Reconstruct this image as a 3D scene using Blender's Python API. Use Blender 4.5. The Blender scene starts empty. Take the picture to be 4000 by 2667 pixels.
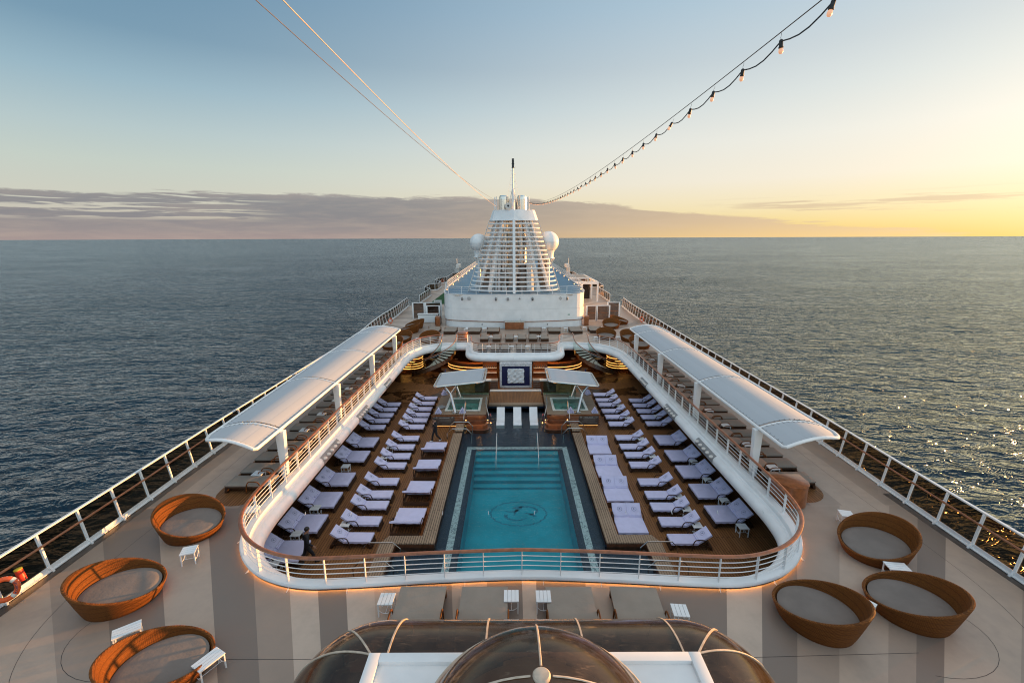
import bpy, bmesh, math, random
from mathutils import Vector, Matrix
from mathutils.geometry import tessellate_polygon
R = math.radians
rnd = random.Random(7)
sc = bpy.context.scene
col = sc.collection
X0 = 0.3                       # the ship's centre line
UP = 3.0                       # upper deck level above the pool deck (z = 0)
HCAM, FPX, PITCH, ROLL = 14.0, 1777.8, math.atan((1333.5 - 929) / 1777.8), 0.00375

# ------------------------------------------------------------------ mesh builder
class MB:
    def __init__(s): s.v = []; s.f = []; s.m = []
    def add(s, vs, fs, mi=0):
        o = len(s.v); s.v += [tuple(v) for v in vs]
        for f in fs: s.f.append(tuple(i + o for i in f)); s.m.append(mi)
        return s
    def box(s, x0, x1, y0, y1, z0, z1, mi=0):
        return s.add([(x0,y0,z0),(x1,y0,z0),(x1,y1,z0),(x0,y1,z0),(x0,y0,z1),(x1,y0,z1),(x1,y1,z1),(x0,y1,z1)],
                     [(0,3,2,1),(4,5,6,7),(0,1,5,4),(1,2,6,5),(2,3,7,6),(3,0,4,7)], mi)
    def beam(s, a, b, w, h, mi=0, up=(0,0,1)):
        a = Vector(a); b = Vector(b); d = (b - a).normalized(); u = Vector(up)
        x = d.cross(u)
        if x.length < 1e-4: x = d.cross(Vector((0,1,0)))
        x.normalize(); u = x.cross(d); x *= w/2; u *= h/2
        return s.add([a-x-u,a+x-u,a+x+u,a-x+u,b-x-u,b+x-u,b+x+u,b-x+u],
                     [(0,1,2,3),(7,6,5,4),(0,4,5,1),(1,5,6,2),(2,6,7,3),(3,7,4,0)], mi)
    def tube(s, path, r, n=8, closed=False, mi=0, rz=None, caps=True):
        P = [Vector(p) for p in path]; N = len(P); rs = r if isinstance(r, (list, tuple)) else [r]*N
        o = len(s.v); prev = None
        for i, p in enumerate(P):
            a = P[i-1] if (i > 0 or closed) else p; b = P[(i+1) % N] if (i < N-1 or closed) else p
            t = (b - a).normalized()
            if abs(t.z) < 0.9: x = t.cross(Vector((0,0,1)))
            else: x = t.cross(Vector((0,1,0))) if prev is None else prev - t*prev.dot(t)
            x.normalize(); prev = x; u = x.cross(t)
            for k in range(n):
                c = math.cos(2*math.pi*k/n); q = math.sin(2*math.pi*k/n)
                s.v.append(tuple(p + x*c*rs[i] + u*q*(rz if rz else rs[i])))
        for i in range(N if closed else N-1):
            j = (i+1) % N
            for k in range(n):
                k2 = (k+1) % n
                s.f.append((o+i*n+k, o+i*n+k2, o+j*n+k2, o+j*n+k)); s.m.append(mi)
        if not closed and caps:
            s.f.append(tuple(o+k for k in range(n))[::-1]); s.m.append(mi)
            s.f.append(tuple(o+(N-1)*n+k for k in range(n))); s.m.append(mi)
        return s
    def prism(s, poly, z0, z1, mi=0):
        n = len(poly)
        return s.add([(x,y,z0) for x,y in poly]+[(x,y,z1) for x,y in poly],
                     [tuple(range(n))[::-1], tuple(range(n,2*n))]+[(i,(i+1)%n,n+(i+1)%n,n+i) for i in range(n)], mi)
    def lathe(s, prof, c=(0,0,0), n=24, mi=0, axis='z', cap=True):
        o = len(s.v)
        for r, z in prof:
            for k in range(n):
                a = 2*math.pi*k/n
                p = (r*math.cos(a), r*math.sin(a), z)
                if axis == 'y': p = (p[0], p[2], p[1])
                if axis == 'x': p = (p[2], p[0], p[1])
                s.v.append((c[0]+p[0], c[1]+p[1], c[2]+p[2]))
        for i in range(len(prof)-1):
            for k in range(n):
                k2 = (k+1) % n
                s.f.append((o+i*n+k, o+i*n+k2, o+(i+1)*n+k2, o+(i+1)*n+k)); s.m.append(mi)
        if cap:
            s.f.append(tuple(o+k for k in range(n))[::-1]); s.m.append(mi)
            e = o+(len(prof)-1)*n
            s.f.append(tuple(e+k for k in range(n))); s.m.append(mi)
        return s
    def ball(s, c, r, n=20, m=12, mi=0, sq=(1,1,1)):
        return s.lathe([(r*math.sin(math.pi*i/m)*sq[0]+1e-4, -r*math.cos(math.pi*i/m)*sq[2]) for i in range(m+1)], c, n, mi)
    def grid(s, fn, nu, nv, mi=0, flip=False):
        vs = [fn(i/nu, j/nv) for j in range(nv+1) for i in range(nu+1)]
        fs = []
        for j in range(nv):
            for i in range(nu):
                a = j*(nu+1)+i; q = (a, a+1, a+nu+2, a+nu+1)
                fs.append(q[::-1] if flip else q)
        return s.add(vs, fs, mi)
    def flat(s, outer, holes, z, up=True, mi=0):
        loops = [[Vector((x,y,0)) for x,y in l] for l in [outer]+holes]
        pts = [(p.x,p.y,z) for l in loops for p in l]
        fs = []
        for t in tessellate_polygon(loops):
            a,b,c = [Vector(pts[i]) for i in t]
            nz = (b-a).cross(c-a).z
            fs.append(tuple(t) if (nz > 0) == up else tuple(t)[::-1])
        return s.add(pts, fs, mi)
    def mesh(s, name, mats, smooth=False, bevel=0, seg=2, angle=35):
        me = bpy.data.meshes.new(name)
        me.from_pydata(s.v, [], s.f)
        for m in (mats if isinstance(mats, (list, tuple)) else [mats]): me.materials.append(m)
        if len(set(s.m)) > 1 or (s.m and s.m[0]): me.polygons.foreach_set('material_index', s.m)
        if bevel:
            b = bmesh.new(); b.from_mesh(me)
            es = [e for e in b.edges if e.is_manifold and e.calc_face_angle(0) > R(30)]
            bmesh.ops.bevel(b, geom=es, offset=bevel, segments=seg, profile=0.6, affect='EDGES', clamp_overlap=True)
            b.to_mesh(me); b.free()
        if smooth or bevel:
            me.polygons.foreach_set('use_smooth', [True]*len(me.polygons))
            me.set_sharp_from_angle(angle=R(angle))
        me.update()
        return me
    def build(s, name, mats, parent=None, smooth=False, bevel=0, seg=2, angle=35, loc=(0,0,0)):
        o = bpy.data.objects.new(name, s.mesh(name, mats, smooth, bevel, seg, angle))
        col.objects.link(o); o.location = loc
        if parent: o.parent = parent
        return o

def tag(o, label=None, cat=None, group=None, kind=None):
    if label: o['label'] = label
    if cat: o['category'] = cat
    if group: o['group'] = group
    if kind: o['kind'] = kind
    return o
def thing(name, label, cat, loc=(0,0,0), rz=0, group=None):
    o = bpy.data.objects.new(name, None); col.objects.link(o); o.empty_display_size = .1
    o.location = loc; o.rotation_euler = (0,0,rz)
    return tag(o, label, cat, group)
def struct(o): o['kind'] = 'structure'; return o
KIDS = {}
def copy_tree(o, parent=None):
    c = o.copy(); col.objects.link(c)
    if parent: c.parent = parent
    for ch in [k for k in o.children]: copy_tree(ch, c)
    return c
def place(proto, loc, rz=0, label=None, group=None, used=set()):
    if proto.name in used: o = copy_tree(proto)
    else: o = proto; used.add(proto.name)
    o.location = loc; o.rotation_euler = (0,0,rz)
    if label: o['label'] = label
    if group: o['group'] = group
    return o
ORD = ('first second third fourth fifth sixth seventh eighth ninth tenth eleventh twelfth thirteenth fourteenth fifteenth '
       'sixteenth seventeenth eighteenth nineteenth twentieth').split()
def catmull(pts, n=6, closed=False):
    P = [Vector(p) for p in pts]; N = len(P); out = []
    for i in range(N if closed else N-1):
        p1, p2 = P[i], P[(i+1) % N]
        p0 = P[i-1] if (i > 0 or closed) else p1*2-p2
        p3 = P[(i+2) % N] if (i+2 < N or closed) else p2*2-p1
        for k in range(n):
            t = k/n
            out.append(0.5*((2*p1)+(p2-p0)*t+(2*p0-5*p1+4*p2-p3)*t*t+(3*p1-p0-3*p2+p3)*t**3))
    if not closed: out.append(P[-1])
    return out
def resample(P, step):
    P = [Vector(p) for p in P]; L = [0]
    for a, b in zip(P, P[1:]): L.append(L[-1]+(b-a).length)
    n = max(1, round(L[-1]/step)); out = []; j = 0
    for i in range(n+1):
        d = L[-1]*i/n
        while j < len(P)-2 and L[j+1] < d: j += 1
        t = (d-L[j])/max(1e-9, L[j+1]-L[j])
        out.append((P[j].lerp(P[j+1], t), (P[j+1]-P[j]).normalized()))
    return out
def lin(r, g, b): return tuple(((c/255)/12.92 if c/255 <= .04045 else ((c/255+.055)/1.055)**2.4) for c in (r,g,b))

# ------------------------------------------------------------------ materials
class NT:
    def __init__(s, tree): s.t = tree; s.n = tree.nodes; s.l = tree.links
    def new(s, typ, **kw):
        n = s.n.new(typ)
        for k, v in kw.items():
            if k.startswith('i_'):
                n.inputs[k[2:].replace('_', ' ')].default_value = v
            else: setattr(n, k, v)
        return n
    def link(s, a, b): s.l.new(a, b)
    def math(s, op, a, b=None, c=None, clamp=False):
        n = s.n.new('ShaderNodeMath'); n.operation = op; n.use_clamp = clamp
        for i, v in enumerate((a, b, c)):
            if v is None: continue
            if isinstance(v, (int, float)): n.inputs[i].default_value = v
            else: s.l.new(v, n.inputs[i])
        return n.outputs[0]
    def sstep(s, v, a, b):
        n = s.n.new('ShaderNodeMapRange'); n.interpolation_type = 'SMOOTHSTEP'
        s.l.new(v, n.inputs['Value']); n.inputs['From Min'].default_value = a; n.inputs['From Max'].default_value = b
        return n.outputs['Result']
    def mix(s, f, a, b, typ='MIX'):
        n = s.n.new('ShaderNodeMix'); n.data_type = 'RGBA'; n.blend_type = typ; n.clamp_factor = True
        for k, v in (('Factor', f), ('A', a), ('B', b)):
            i = [q for q in n.inputs if q.name == k and q.enabled][0]
            if isinstance(v, (int, float)): i.default_value = v
            elif isinstance(v, tuple): i.default_value = (*v[:3], 1)
            else: s.l.new(v, i)
        return [q for q in n.outputs if q.enabled][0]
    def noise(s, vec, scale, detail=3, rough=.55, dist=0, dims='3D'):
        n = s.n.new('ShaderNodeTexNoise'); n.noise_dimensions = dims
        n.inputs['Scale'].default_value = scale; n.inputs['Detail'].default_value = detail
        n.inputs['Roughness'].default_value = rough; n.inputs['Distortion'].default_value = dist
        if vec is not None: s.l.new(vec, n.inputs['Vector'])
        return n.outputs['Fac']
    def mapping(s, vec, scale=(1,1,1), rot=(0,0,0), loc=(0,0,0)):
        n = s.n.new('ShaderNodeMapping'); s.l.new(vec, n.inputs['Vector'])
        n.inputs['Scale'].default_value = scale; n.inputs['Rotation'].default_value = rot; n.inputs['Location'].default_value = loc
        return n.outputs[0]
    def ramp(s, fac, stops, interp='LINEAR'):
        n = s.n.new('ShaderNodeValToRGB'); n.color_ramp.interpolation = interp
        e = n.color_ramp.elements
        while len(e) < len(stops): e.new(.5)
        for q, (p, c) in zip(e, stops): q.position = p; q.color = (*c[:3], 1)
        s.l.new(fac, n.inputs[0]); return n.outputs[0]
    def bump(s, h, strength=.3, dist=.02, normal=None):
        n = s.n.new('ShaderNodeBump'); n.inputs['Strength'].default_value = strength; n.inputs['Distance'].default_value = dist
        s.l.new(h, n.inputs['Height'])
        if normal is not None: s.l.new(normal, n.inputs['Normal'])
        return n.outputs[0]
def newmat(name):
    m = bpy.data.materials.new(name); m.use_nodes = True; nt = NT(m.node_tree)
    b = nt.n['Principled BSDF']
    return m, nt, b
def objco(nt): return nt.n.new('ShaderNodeTexCoord').outputs['Object']
def worldpos(nt): return nt.n.new('ShaderNodeNewGeometry').outputs['Position']
def simple(name, c, rough=.5, metal=0, var=.12, vscale=2.5, bump=0, bscale=60, bdist=.01, spec=.5, emit=None, estr=0, coat=0):
    m, nt, b = newmat(name)
    b.inputs['Roughness'].default_value = rough; b.inputs['Metallic'].default_value = metal
    b.inputs['Specular IOR Level'].default_value = spec
    if coat: b.inputs['Coat Weight'].default_value = coat
    co = worldpos(nt)
    if var:
        n = nt.noise(co, vscale, 4)
        k = nt.sstep(n, .3, .7)
        lo = tuple(x*(1-var) for x in c); hi = tuple(min(1, x*(1+var)) for x in c)
        nt.link(nt.mix(k, lo, hi), b.inputs['Base Color'])
    else: b.inputs['Base Color'].default_value = (*c, 1)
    if bump:
        nt.link(nt.bump(nt.noise(co, bscale, 3), bump, bdist), b.inputs['Normal'])
    if emit:
        b.inputs['Emission Color'].default_value = (*emit, 1); b.inputs['Emission Strength'].default_value = estr
    return m
M = {}
M['white'] = simple('white_paint', (.78,.78,.77), .32, var=.05, vscale=1.1, bump=.05, bscale=6)
M['white2'] = simple('cream_paint', (.66,.62,.57), .4, var=.05, vscale=.8)
M['tan'] = simple('aged_sealant', (.50,.41,.32), .6, var=.15, vscale=6)
M['steel'] = simple('stainless_steel', (.6,.58,.55), .22, metal=1, var=.06)
M['darksteel'] = simple('dark_metal', (.16,.13,.11), .4, metal=.7, var=.2)
M['black'] = simple('black_rubber', (.02,.02,.02), .5, var=.2)
M['grey'] = simple('grey_plastic', (.25,.25,.25), .5, var=.1)
M['taupe'] = simple('taupe_canvas', (.20,.168,.147), .9, var=.08, vscale=1.5, bump=.25, bscale=9, bdist=.03, spec=.2)
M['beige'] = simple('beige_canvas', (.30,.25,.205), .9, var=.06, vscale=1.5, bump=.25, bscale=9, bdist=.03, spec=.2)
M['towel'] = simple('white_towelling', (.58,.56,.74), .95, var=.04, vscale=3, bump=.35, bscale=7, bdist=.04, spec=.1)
M['logo'] = simple('embroidery_thread', (.10,.12,.20), .9, var=0)
M['navy'] = simple('navy_panel', (.012,.018,.075), .35, var=.15)
M['wood'] = simple('varnished_teak', (.26,.085,.028), .28, var=.25, vscale=5, coat=.3)
M['darkwood'] = simple('dark_teak', (.13,.045,.018), .35, var=.3, vscale=6, coat=.2)
M['blue'] = simple('blue_deck_paint', (.06,.17,.27), .55, var=.12, vscale=.7)
M['turf'] = simple('artificial_turf', (.012,.075,.014), .95, var=.25, vscale=30)
M['red'] = simple('red_plastic', (.62,.045,.02), .4, var=.08)
M['orange'] = simple('orange_buoy', (.72,.11,.02), .45, var=.08)
M['yellow'] = simple('yellow_cap', (.6,.45,.04), .5, var=.05)
M['reflect'] = simple('silver_tape', (.6,.58,.52), .35, var=.04)
M['skin'] = simple('skin', (.42,.22,.14), .55, var=.06)
M['hair'] = simple('black_hair', (.012,.010,.009), .5, var=.2)
M['cloth'] = simple('black_uniform', (.012,.012,.015), .8, var=.2, bump=.3, bscale=14)
M['shoe'] = simple('white_shoe', (.7,.7,.72), .6, var=.05)
M['hull'] = simple('hull_paint', (.62,.62,.62), .4, var=.05)
M['marble'] = None
M['led'] = simple('warm_led', (.8,.5,.2), .5, var=0, emit=(1.0,.47,.11), estr=1.5)
M['led3'] = simple('warm_led_cove', (.8,.5,.2), .5, var=0, emit=(1.0,.40,.09), estr=5.5)
M['led2'] = simple('warm_led_line', (.8,.5,.2), .5, var=0, emit=(1.0,.50,.15), estr=.9)
M['lamp'] = simple('small_lamp', (.8,.5,.2), .5, var=0, emit=(1.0,.45,.12), estr=3)
M['bulb'] = simple('frosted_bulb', (.85,.5,.33), .3, var=0, emit=(1.0,.46,.24), estr=.22)
M['ceil'] = simple('deckhead', (.20,.17,.14), .6, var=.1)
M['tubwhite'] = simple('spa_acrylic', (.74,.72,.62), .25, var=.04)
M['hotwater'] = None
M['tile'] = simple('navy_mosaic', (.022,.034,.058), .3, var=.45, vscale=16)
M['teal'] = simple('teal_mosaic', (.005,.38,.48), .45, var=.12, vscale=.8)
M['emblem'] = simple('emblem_mosaic', (.005,.23,.33), .45, var=.3, vscale=9)
M['tubtile'] = simple('spa_lining', (.34,.80,.68), .4, var=.2, vscale=2)
M['gutter'] = simple('dark_gutter', (.015,.015,.017), .5, var=.2)

def marble(k_=1.0, vein=(.06,.08,.12)):
    m, nt, b = newmat('white_marble'); co = worldpos(nt)
    n = nt.noise(co, 1.3*k_, 8, .65, 2.2); n2 = nt.noise(co, 3.1*k_, 6, .6, 3.0)
    v = nt.math('ABSOLUTE', nt.math('SUBTRACT', n, .5)); v2 = nt.math('ABSOLUTE', nt.math('SUBTRACT', n2, .47))
    k = nt.math('MINIMUM', nt.sstep(v, .002, .022), nt.sstep(v2, .0, .010))
    nt.link(nt.mix(k, vein, (.72,.71,.70)), b.inputs['Base Color']); b.inputs['Roughness'].default_value = .3
    return m
M['marble'] = marble()
M['marble2'] = marble(.55, (.30,.30,.31))

def deckmat():
    m, nt, b = newmat('coated_deck'); co = worldpos(nt)
    sx = nt.n.new('ShaderNodeSeparateXYZ'); nt.link(co, sx.inputs[0]); x, y = sx.outputs[0], sx.outputs[1]
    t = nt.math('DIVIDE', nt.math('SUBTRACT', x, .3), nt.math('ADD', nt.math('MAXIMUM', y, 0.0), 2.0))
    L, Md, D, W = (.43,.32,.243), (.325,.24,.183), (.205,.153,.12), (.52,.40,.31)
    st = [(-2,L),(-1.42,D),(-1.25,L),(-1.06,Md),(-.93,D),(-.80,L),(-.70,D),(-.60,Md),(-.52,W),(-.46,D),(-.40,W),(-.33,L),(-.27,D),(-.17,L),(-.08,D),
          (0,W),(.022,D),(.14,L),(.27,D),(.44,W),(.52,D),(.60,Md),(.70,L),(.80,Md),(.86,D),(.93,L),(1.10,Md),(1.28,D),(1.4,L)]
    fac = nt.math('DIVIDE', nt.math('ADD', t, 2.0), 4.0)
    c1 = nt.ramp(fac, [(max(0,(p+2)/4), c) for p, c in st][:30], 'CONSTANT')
    # aft part of the deck: broad curved patches
    n = nt.noise(nt.mapping(co, (.09,.05,1)), 1.0, 0, .5, 1.2)
    c2 = nt.ramp(n, [(0,L),(.44,Md),(.50,W),(.57,L)], 'CONSTANT')
    wy = nt.sstep(y, 17.0, 17.2)
    side = nt.math('MULTIPLY', wy, nt.math('LESS_THAN', y, 43.5))
    c = nt.mix(wy, c1, c2)
    # side strips run along the ship
    ax = nt.math('ABSOLUTE', nt.math('SUBTRACT', x, .5))
    cs = nt.ramp(nt.math('DIVIDE', ax, 20.0), [(0,D),(.60,Md),(.665,L),(.755,Md)], 'CONSTANT')
    c = nt.mix(side, c, cs)
    # wear, stains
    w = nt.noise(co, 1.6, 6, .65); w2 = nt.noise(co, .35, 4, .6, .6)
    c = nt.mix(nt.math('MULTIPLY', nt.sstep(w, .35, .75), .22), c, (.20,.17,.145))
    c = nt.mix(nt.math('MULTIPLY', nt.sstep(w2, .55, .72), .25), c, (.17,.145,.125))
    nt.link(c, b.inputs['Base Color'])
    nt.link(nt.math('ADD', nt.math('MULTIPLY', w, .3), .28), b.inputs['Roughness'])
    nt.link(nt.bump(nt.noise(co, 40, 2), .06, .01), b.inputs['Normal'])
    return m
M['deck'] = deckmat()

def teakmat(name, c1, c2, stains=False, along='y', roww=.125, rough=.5):
    m, nt, b = newmat(name); co = worldpos(nt)
    v = nt.mapping(co, (1,1,1), (0,0,R(90) if along == 'y' else 0))
    br = nt.new('ShaderNodeTexBrick', offset=.37); nt.link(v, br.inputs['Vector'])
    br.inputs['Color1'].default_value = (*c1,1); br.inputs['Color2'].default_value = (*c2,1)
    br.inputs['Mortar'].default_value = (.018,.012,.009,1)
    for k, q in (('Scale',1.0),('Mortar Size',.012),('Mortar Smooth',.1),('Bias',0),('Brick Width',2.6),('Row Height',roww)): br.inputs[k].default_value = q
    g = nt.noise(nt.mapping(co, (14,1.2,1) if along == 'y' else (1.2,14,1)), 1.0, 5, .6)
    c = nt.mix(nt.math('MULTIPLY', nt.sstep(g, .35, .75), .45), br.outputs['Color'], tuple(x*.5 for x in c1))
    p = nt.noise(co, .22, 3, .5)
    c = nt.mix(nt.math('MULTIPLY', nt.sstep(p, .4, .7), .35), c, tuple(x*1.25 for x in c2))
    ro = rough
    if stains:
        sy = nt.n.new('ShaderNodeSeparateXYZ'); nt.link(co, sy.inputs[0])
        s1 = nt.noise(nt.mapping(co, (.30,.42,1), loc=(3.1,1.7,0)), 1.0, 5, .6, .5)
        zone = nt.math('MULTIPLY', nt.sstep(sy.outputs[1], 34.5, 39), nt.sstep(nt.math('ABSOLUTE', nt.math('SUBTRACT', sy.outputs[0], .3)), 5.5, 7.5))
        k = nt.math('MULTIPLY', nt.sstep(s1, .50, .535), zone)
        c = nt.mix(nt.math('MULTIPLY', k, .8), c, (.018,.007,.004))
        nt.link(nt.math('SUBTRACT', rough, nt.math('MULTIPLY', k, .3)), b.inputs['Roughness'])
    else: b.inputs['Roughness'].default_value = ro
    b.inputs['Specular IOR Level'].default_value = .16
    nt.link(c, b.inputs['Base Color'])
    nt.link(nt.bump(br.outputs['Fac'], .25, -.006), b.inputs['Normal'])
    return m
M['teakdeck'] = teakmat('teak_planks', (.205,.088,.031), (.265,.120,.046), True)
M['teakgrey'] = teakmat('weathered_teak', (.30,.205,.135), (.36,.25,.165), False, 'y', .11, .6)
M['teakgreyx'] = teakmat('weathered_teak_across', (.30,.205,.135), (.36,.25,.165), False, 'x', .11, .6)

def wicker(name, ca, cb, s=34):
    m, nt, b = newmat(name); co = objco(nt)
    w1 = nt.new('ShaderNodeTexWave', wave_type='BANDS', bands_direction='Z'); nt.link(co, w1.inputs['Vector'])
    w1.inputs['Scale'].default_value = s*.5; w1.inputs['Distortion'].default_value = 1.2; w1.inputs['Detail'].default_value = 1; w1.inputs['Detail Scale'].default_value = 8
    w2 = nt.new('ShaderNodeTexWave', wave_type='BANDS', bands_direction='DIAGONAL'); nt.link(nt.mapping(co, (1,-1,0)), w2.inputs['Vector'])
    w2.inputs['Scale'].default_value = s*.5; w2.inputs['Distortion'].default_value = 1.0
    h = nt.math('MULTIPLY', w1.outputs['Fac'], nt.math('ADD', nt.math('MULTIPLY', w2.outputs['Fac'], .6), .4))
    n = nt.noise(co, 3, 4)
    c = nt.mix(nt.sstep(h, .05, .75), tuple(x*.42 for x in ca), ca)
    c = nt.mix(nt.math('MULTIPLY', nt.sstep(n, .35, .7), .5), c, cb)
    sz = nt.n.new('ShaderNodeSeparateXYZ'); nt.link(co, sz.inputs[0])
    fr = nt.math('FRACT', nt.math('ADD', nt.math('MULTIPLY', sz.outputs[2], 5.2), nt.math('MULTIPLY', nt.noise(co, 1.2, 2), .5)))
    seam = nt.math('SUBTRACT', 1.0, nt.sstep(nt.math('ABSOLUTE', nt.math('SUBTRACT', fr, .5)), .02, .10))
    n8 = nt.noise(nt.mapping(co, (1,1,3)), 14, 3, .6)
    c = nt.mix(nt.math('MULTIPLY', nt.sstep(n8, .40, .68), .55), c, tuple(x*.35 for x in ca))
    c = nt.mix(nt.math('MULTIPLY', seam, .6), c, tuple(x*.25 for x in ca))
    nt.link(c, b.inputs['Base Color']); b.inputs['Roughness'].default_value = .6; b.inputs['Specular IOR Level'].default_value = .16
    nt.link(nt.bump(h, .7, .012), b.inputs['Normal'])
    return m
M['wicker'] = wicker('woven_wicker', (.27,.090,.016), (.18,.058,.012))
M['wickerdark'] = wicker('dark_wicker', (.10,.046,.022), (.075,.033,.016), 40)

def schlick(nt, f0=.045, normal=None):
    lw = nt.new('ShaderNodeLayerWeight'); lw.inputs['Blend'].default_value = .5
    if normal is not None: nt.link(normal, lw.inputs['Normal'])
    return nt.math('ADD', f0, nt.math('MULTIPLY', nt.math('POWER', lw.outputs['Facing'], 5), 1-f0))
def glassmat(name, tint, refl=1.0, rough=.02, alpha_tint=None):
    m, nt, b = newmat(name); nt.n.remove(b); out = nt.n['Material Output']
    tr = nt.new('ShaderNodeBsdfTransparent'); gl = nt.new('ShaderNodeBsdfGlossy'); gl.inputs['Roughness'].default_value = rough
    co = worldpos(nt); n = nt.noise(co, 1.7, 5, .6)
    nt.link(nt.mix(nt.sstep(n, .3, .7), tuple(x*.85 for x in tint), tuple(min(1,x*1.12) for x in tint)), tr.inputs['Color'])
    mx = nt.new('ShaderNodeMixShader'); nt.link(nt.math('MULTIPLY', schlick(nt), refl), mx.inputs[0])
    nt.link(tr.outputs[0], mx.inputs[1]); nt.link(gl.outputs[0], mx.inputs[2]); nt.link(mx.outputs[0], out.inputs['Surface'])
    return m
M['tint'] = glassmat('bronze_glass', (.19,.12,.07), .8)
M['tintgrey'] = glassmat('smoked_glass', (.22,.18,.16), .8)
M['clear'] = glassmat('clear_glass', (.72,.80,.75), .9)
M['green'] = glassmat('green_glass', (.50,.66,.58), 1.0, .08)

def dirtyglass():
    m, nt, b = newmat('dusty_bronze_acrylic'); nt.n.remove(b); out = nt.n['Material Output']
    co = worldpos(nt)
    tr = nt.new('ShaderNodeBsdfTransparent'); tr.inputs['Color'].default_value = (.25,.155,.09,1)
    gl = nt.new('ShaderNodeBsdfGlossy'); gl.inputs['Roughness'].default_value = .12; gl.inputs['Color'].default_value = (1,.95,.9,1)
    df = nt.new('ShaderNodeBsdfDiffuse'); df.inputs['Color'].default_value = (.33,.23,.15,1)
    d1 = nt.noise(co, 2.2, 6, .7); d2 = nt.noise(co, 55, 2, .5); d3 = nt.noise(nt.mapping(co, (3,12,3)), 1.0, 4, .6, 1.0)
    dust = nt.math('ADD', nt.math('MULTIPLY', nt.sstep(d1, .35, .8), .10), nt.math('MULTIPLY', nt.sstep(d2, .55, .7), .09))
    dust = nt.math('ADD', dust, nt.math('MULTIPLY', nt.sstep(d3, .60, .66), .14))
    dust = nt.math('ADD', dust, .055)
    a = nt.new('ShaderNodeMixShader'); nt.link(dust, a.inputs[0]); nt.link(tr.outputs[0], a.inputs[1]); nt.link(df.outputs[0], a.inputs[2])
    e = nt.new('ShaderNodeMixShader'); nt.link(schlick(nt), e.inputs[0]); nt.link(a.outputs[0], e.inputs[1]); nt.link(gl.outputs[0], e.inputs[2])
    nt.link(e.outputs[0], out.inputs['Surface'])
    return m
M['dome'] = dirtyglass()

def watermat(name, tint, amp, scale, refl=1.0):
    m, nt, b = newmat(name); nt.n.remove(b); out = nt.n['Material Output']
    co = worldpos(nt)
    h = nt.math('ADD', nt.noise(co, scale, 3, .5, .8), nt.math('MULTIPLY', nt.noise(nt.mapping(co, (1,1.6,1)), scale*2.6, 2, .5, .5), .45))
    nrm = nt.bump(h, 1.0, amp)
    tr = nt.new('ShaderNodeBsdfTransparent'); tr.inputs['Color'].default_value = (*tint,1)
    gl = nt.new('ShaderNodeBsdfGlossy'); gl.inputs['Roughness'].default_value = .03; nt.link(nrm, gl.inputs['Normal'])
    fr = nt.new('ShaderNodeFresnel'); fr.inputs['IOR'].default_value = 1.33; nt.link(nrm, fr.inputs['Normal'])
    mx = nt.new('ShaderNodeMixShader'); nt.link(nt.math('MULTIPLY', fr.outputs[0], refl), mx.inputs[0])
    nt.link(tr.outputs[0], mx.inputs[1]); nt.link(gl.outputs[0], mx.inputs[2]); nt.link(mx.outputs[0], out.inputs['Surface'])
    return m
M['poolwater'] = watermat('pool_water', (.78,.95,.97), .06, 1.8)
M['hotwater'] = watermat('spa_water', (.80,.97,.93), .05, 3.5)

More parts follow.
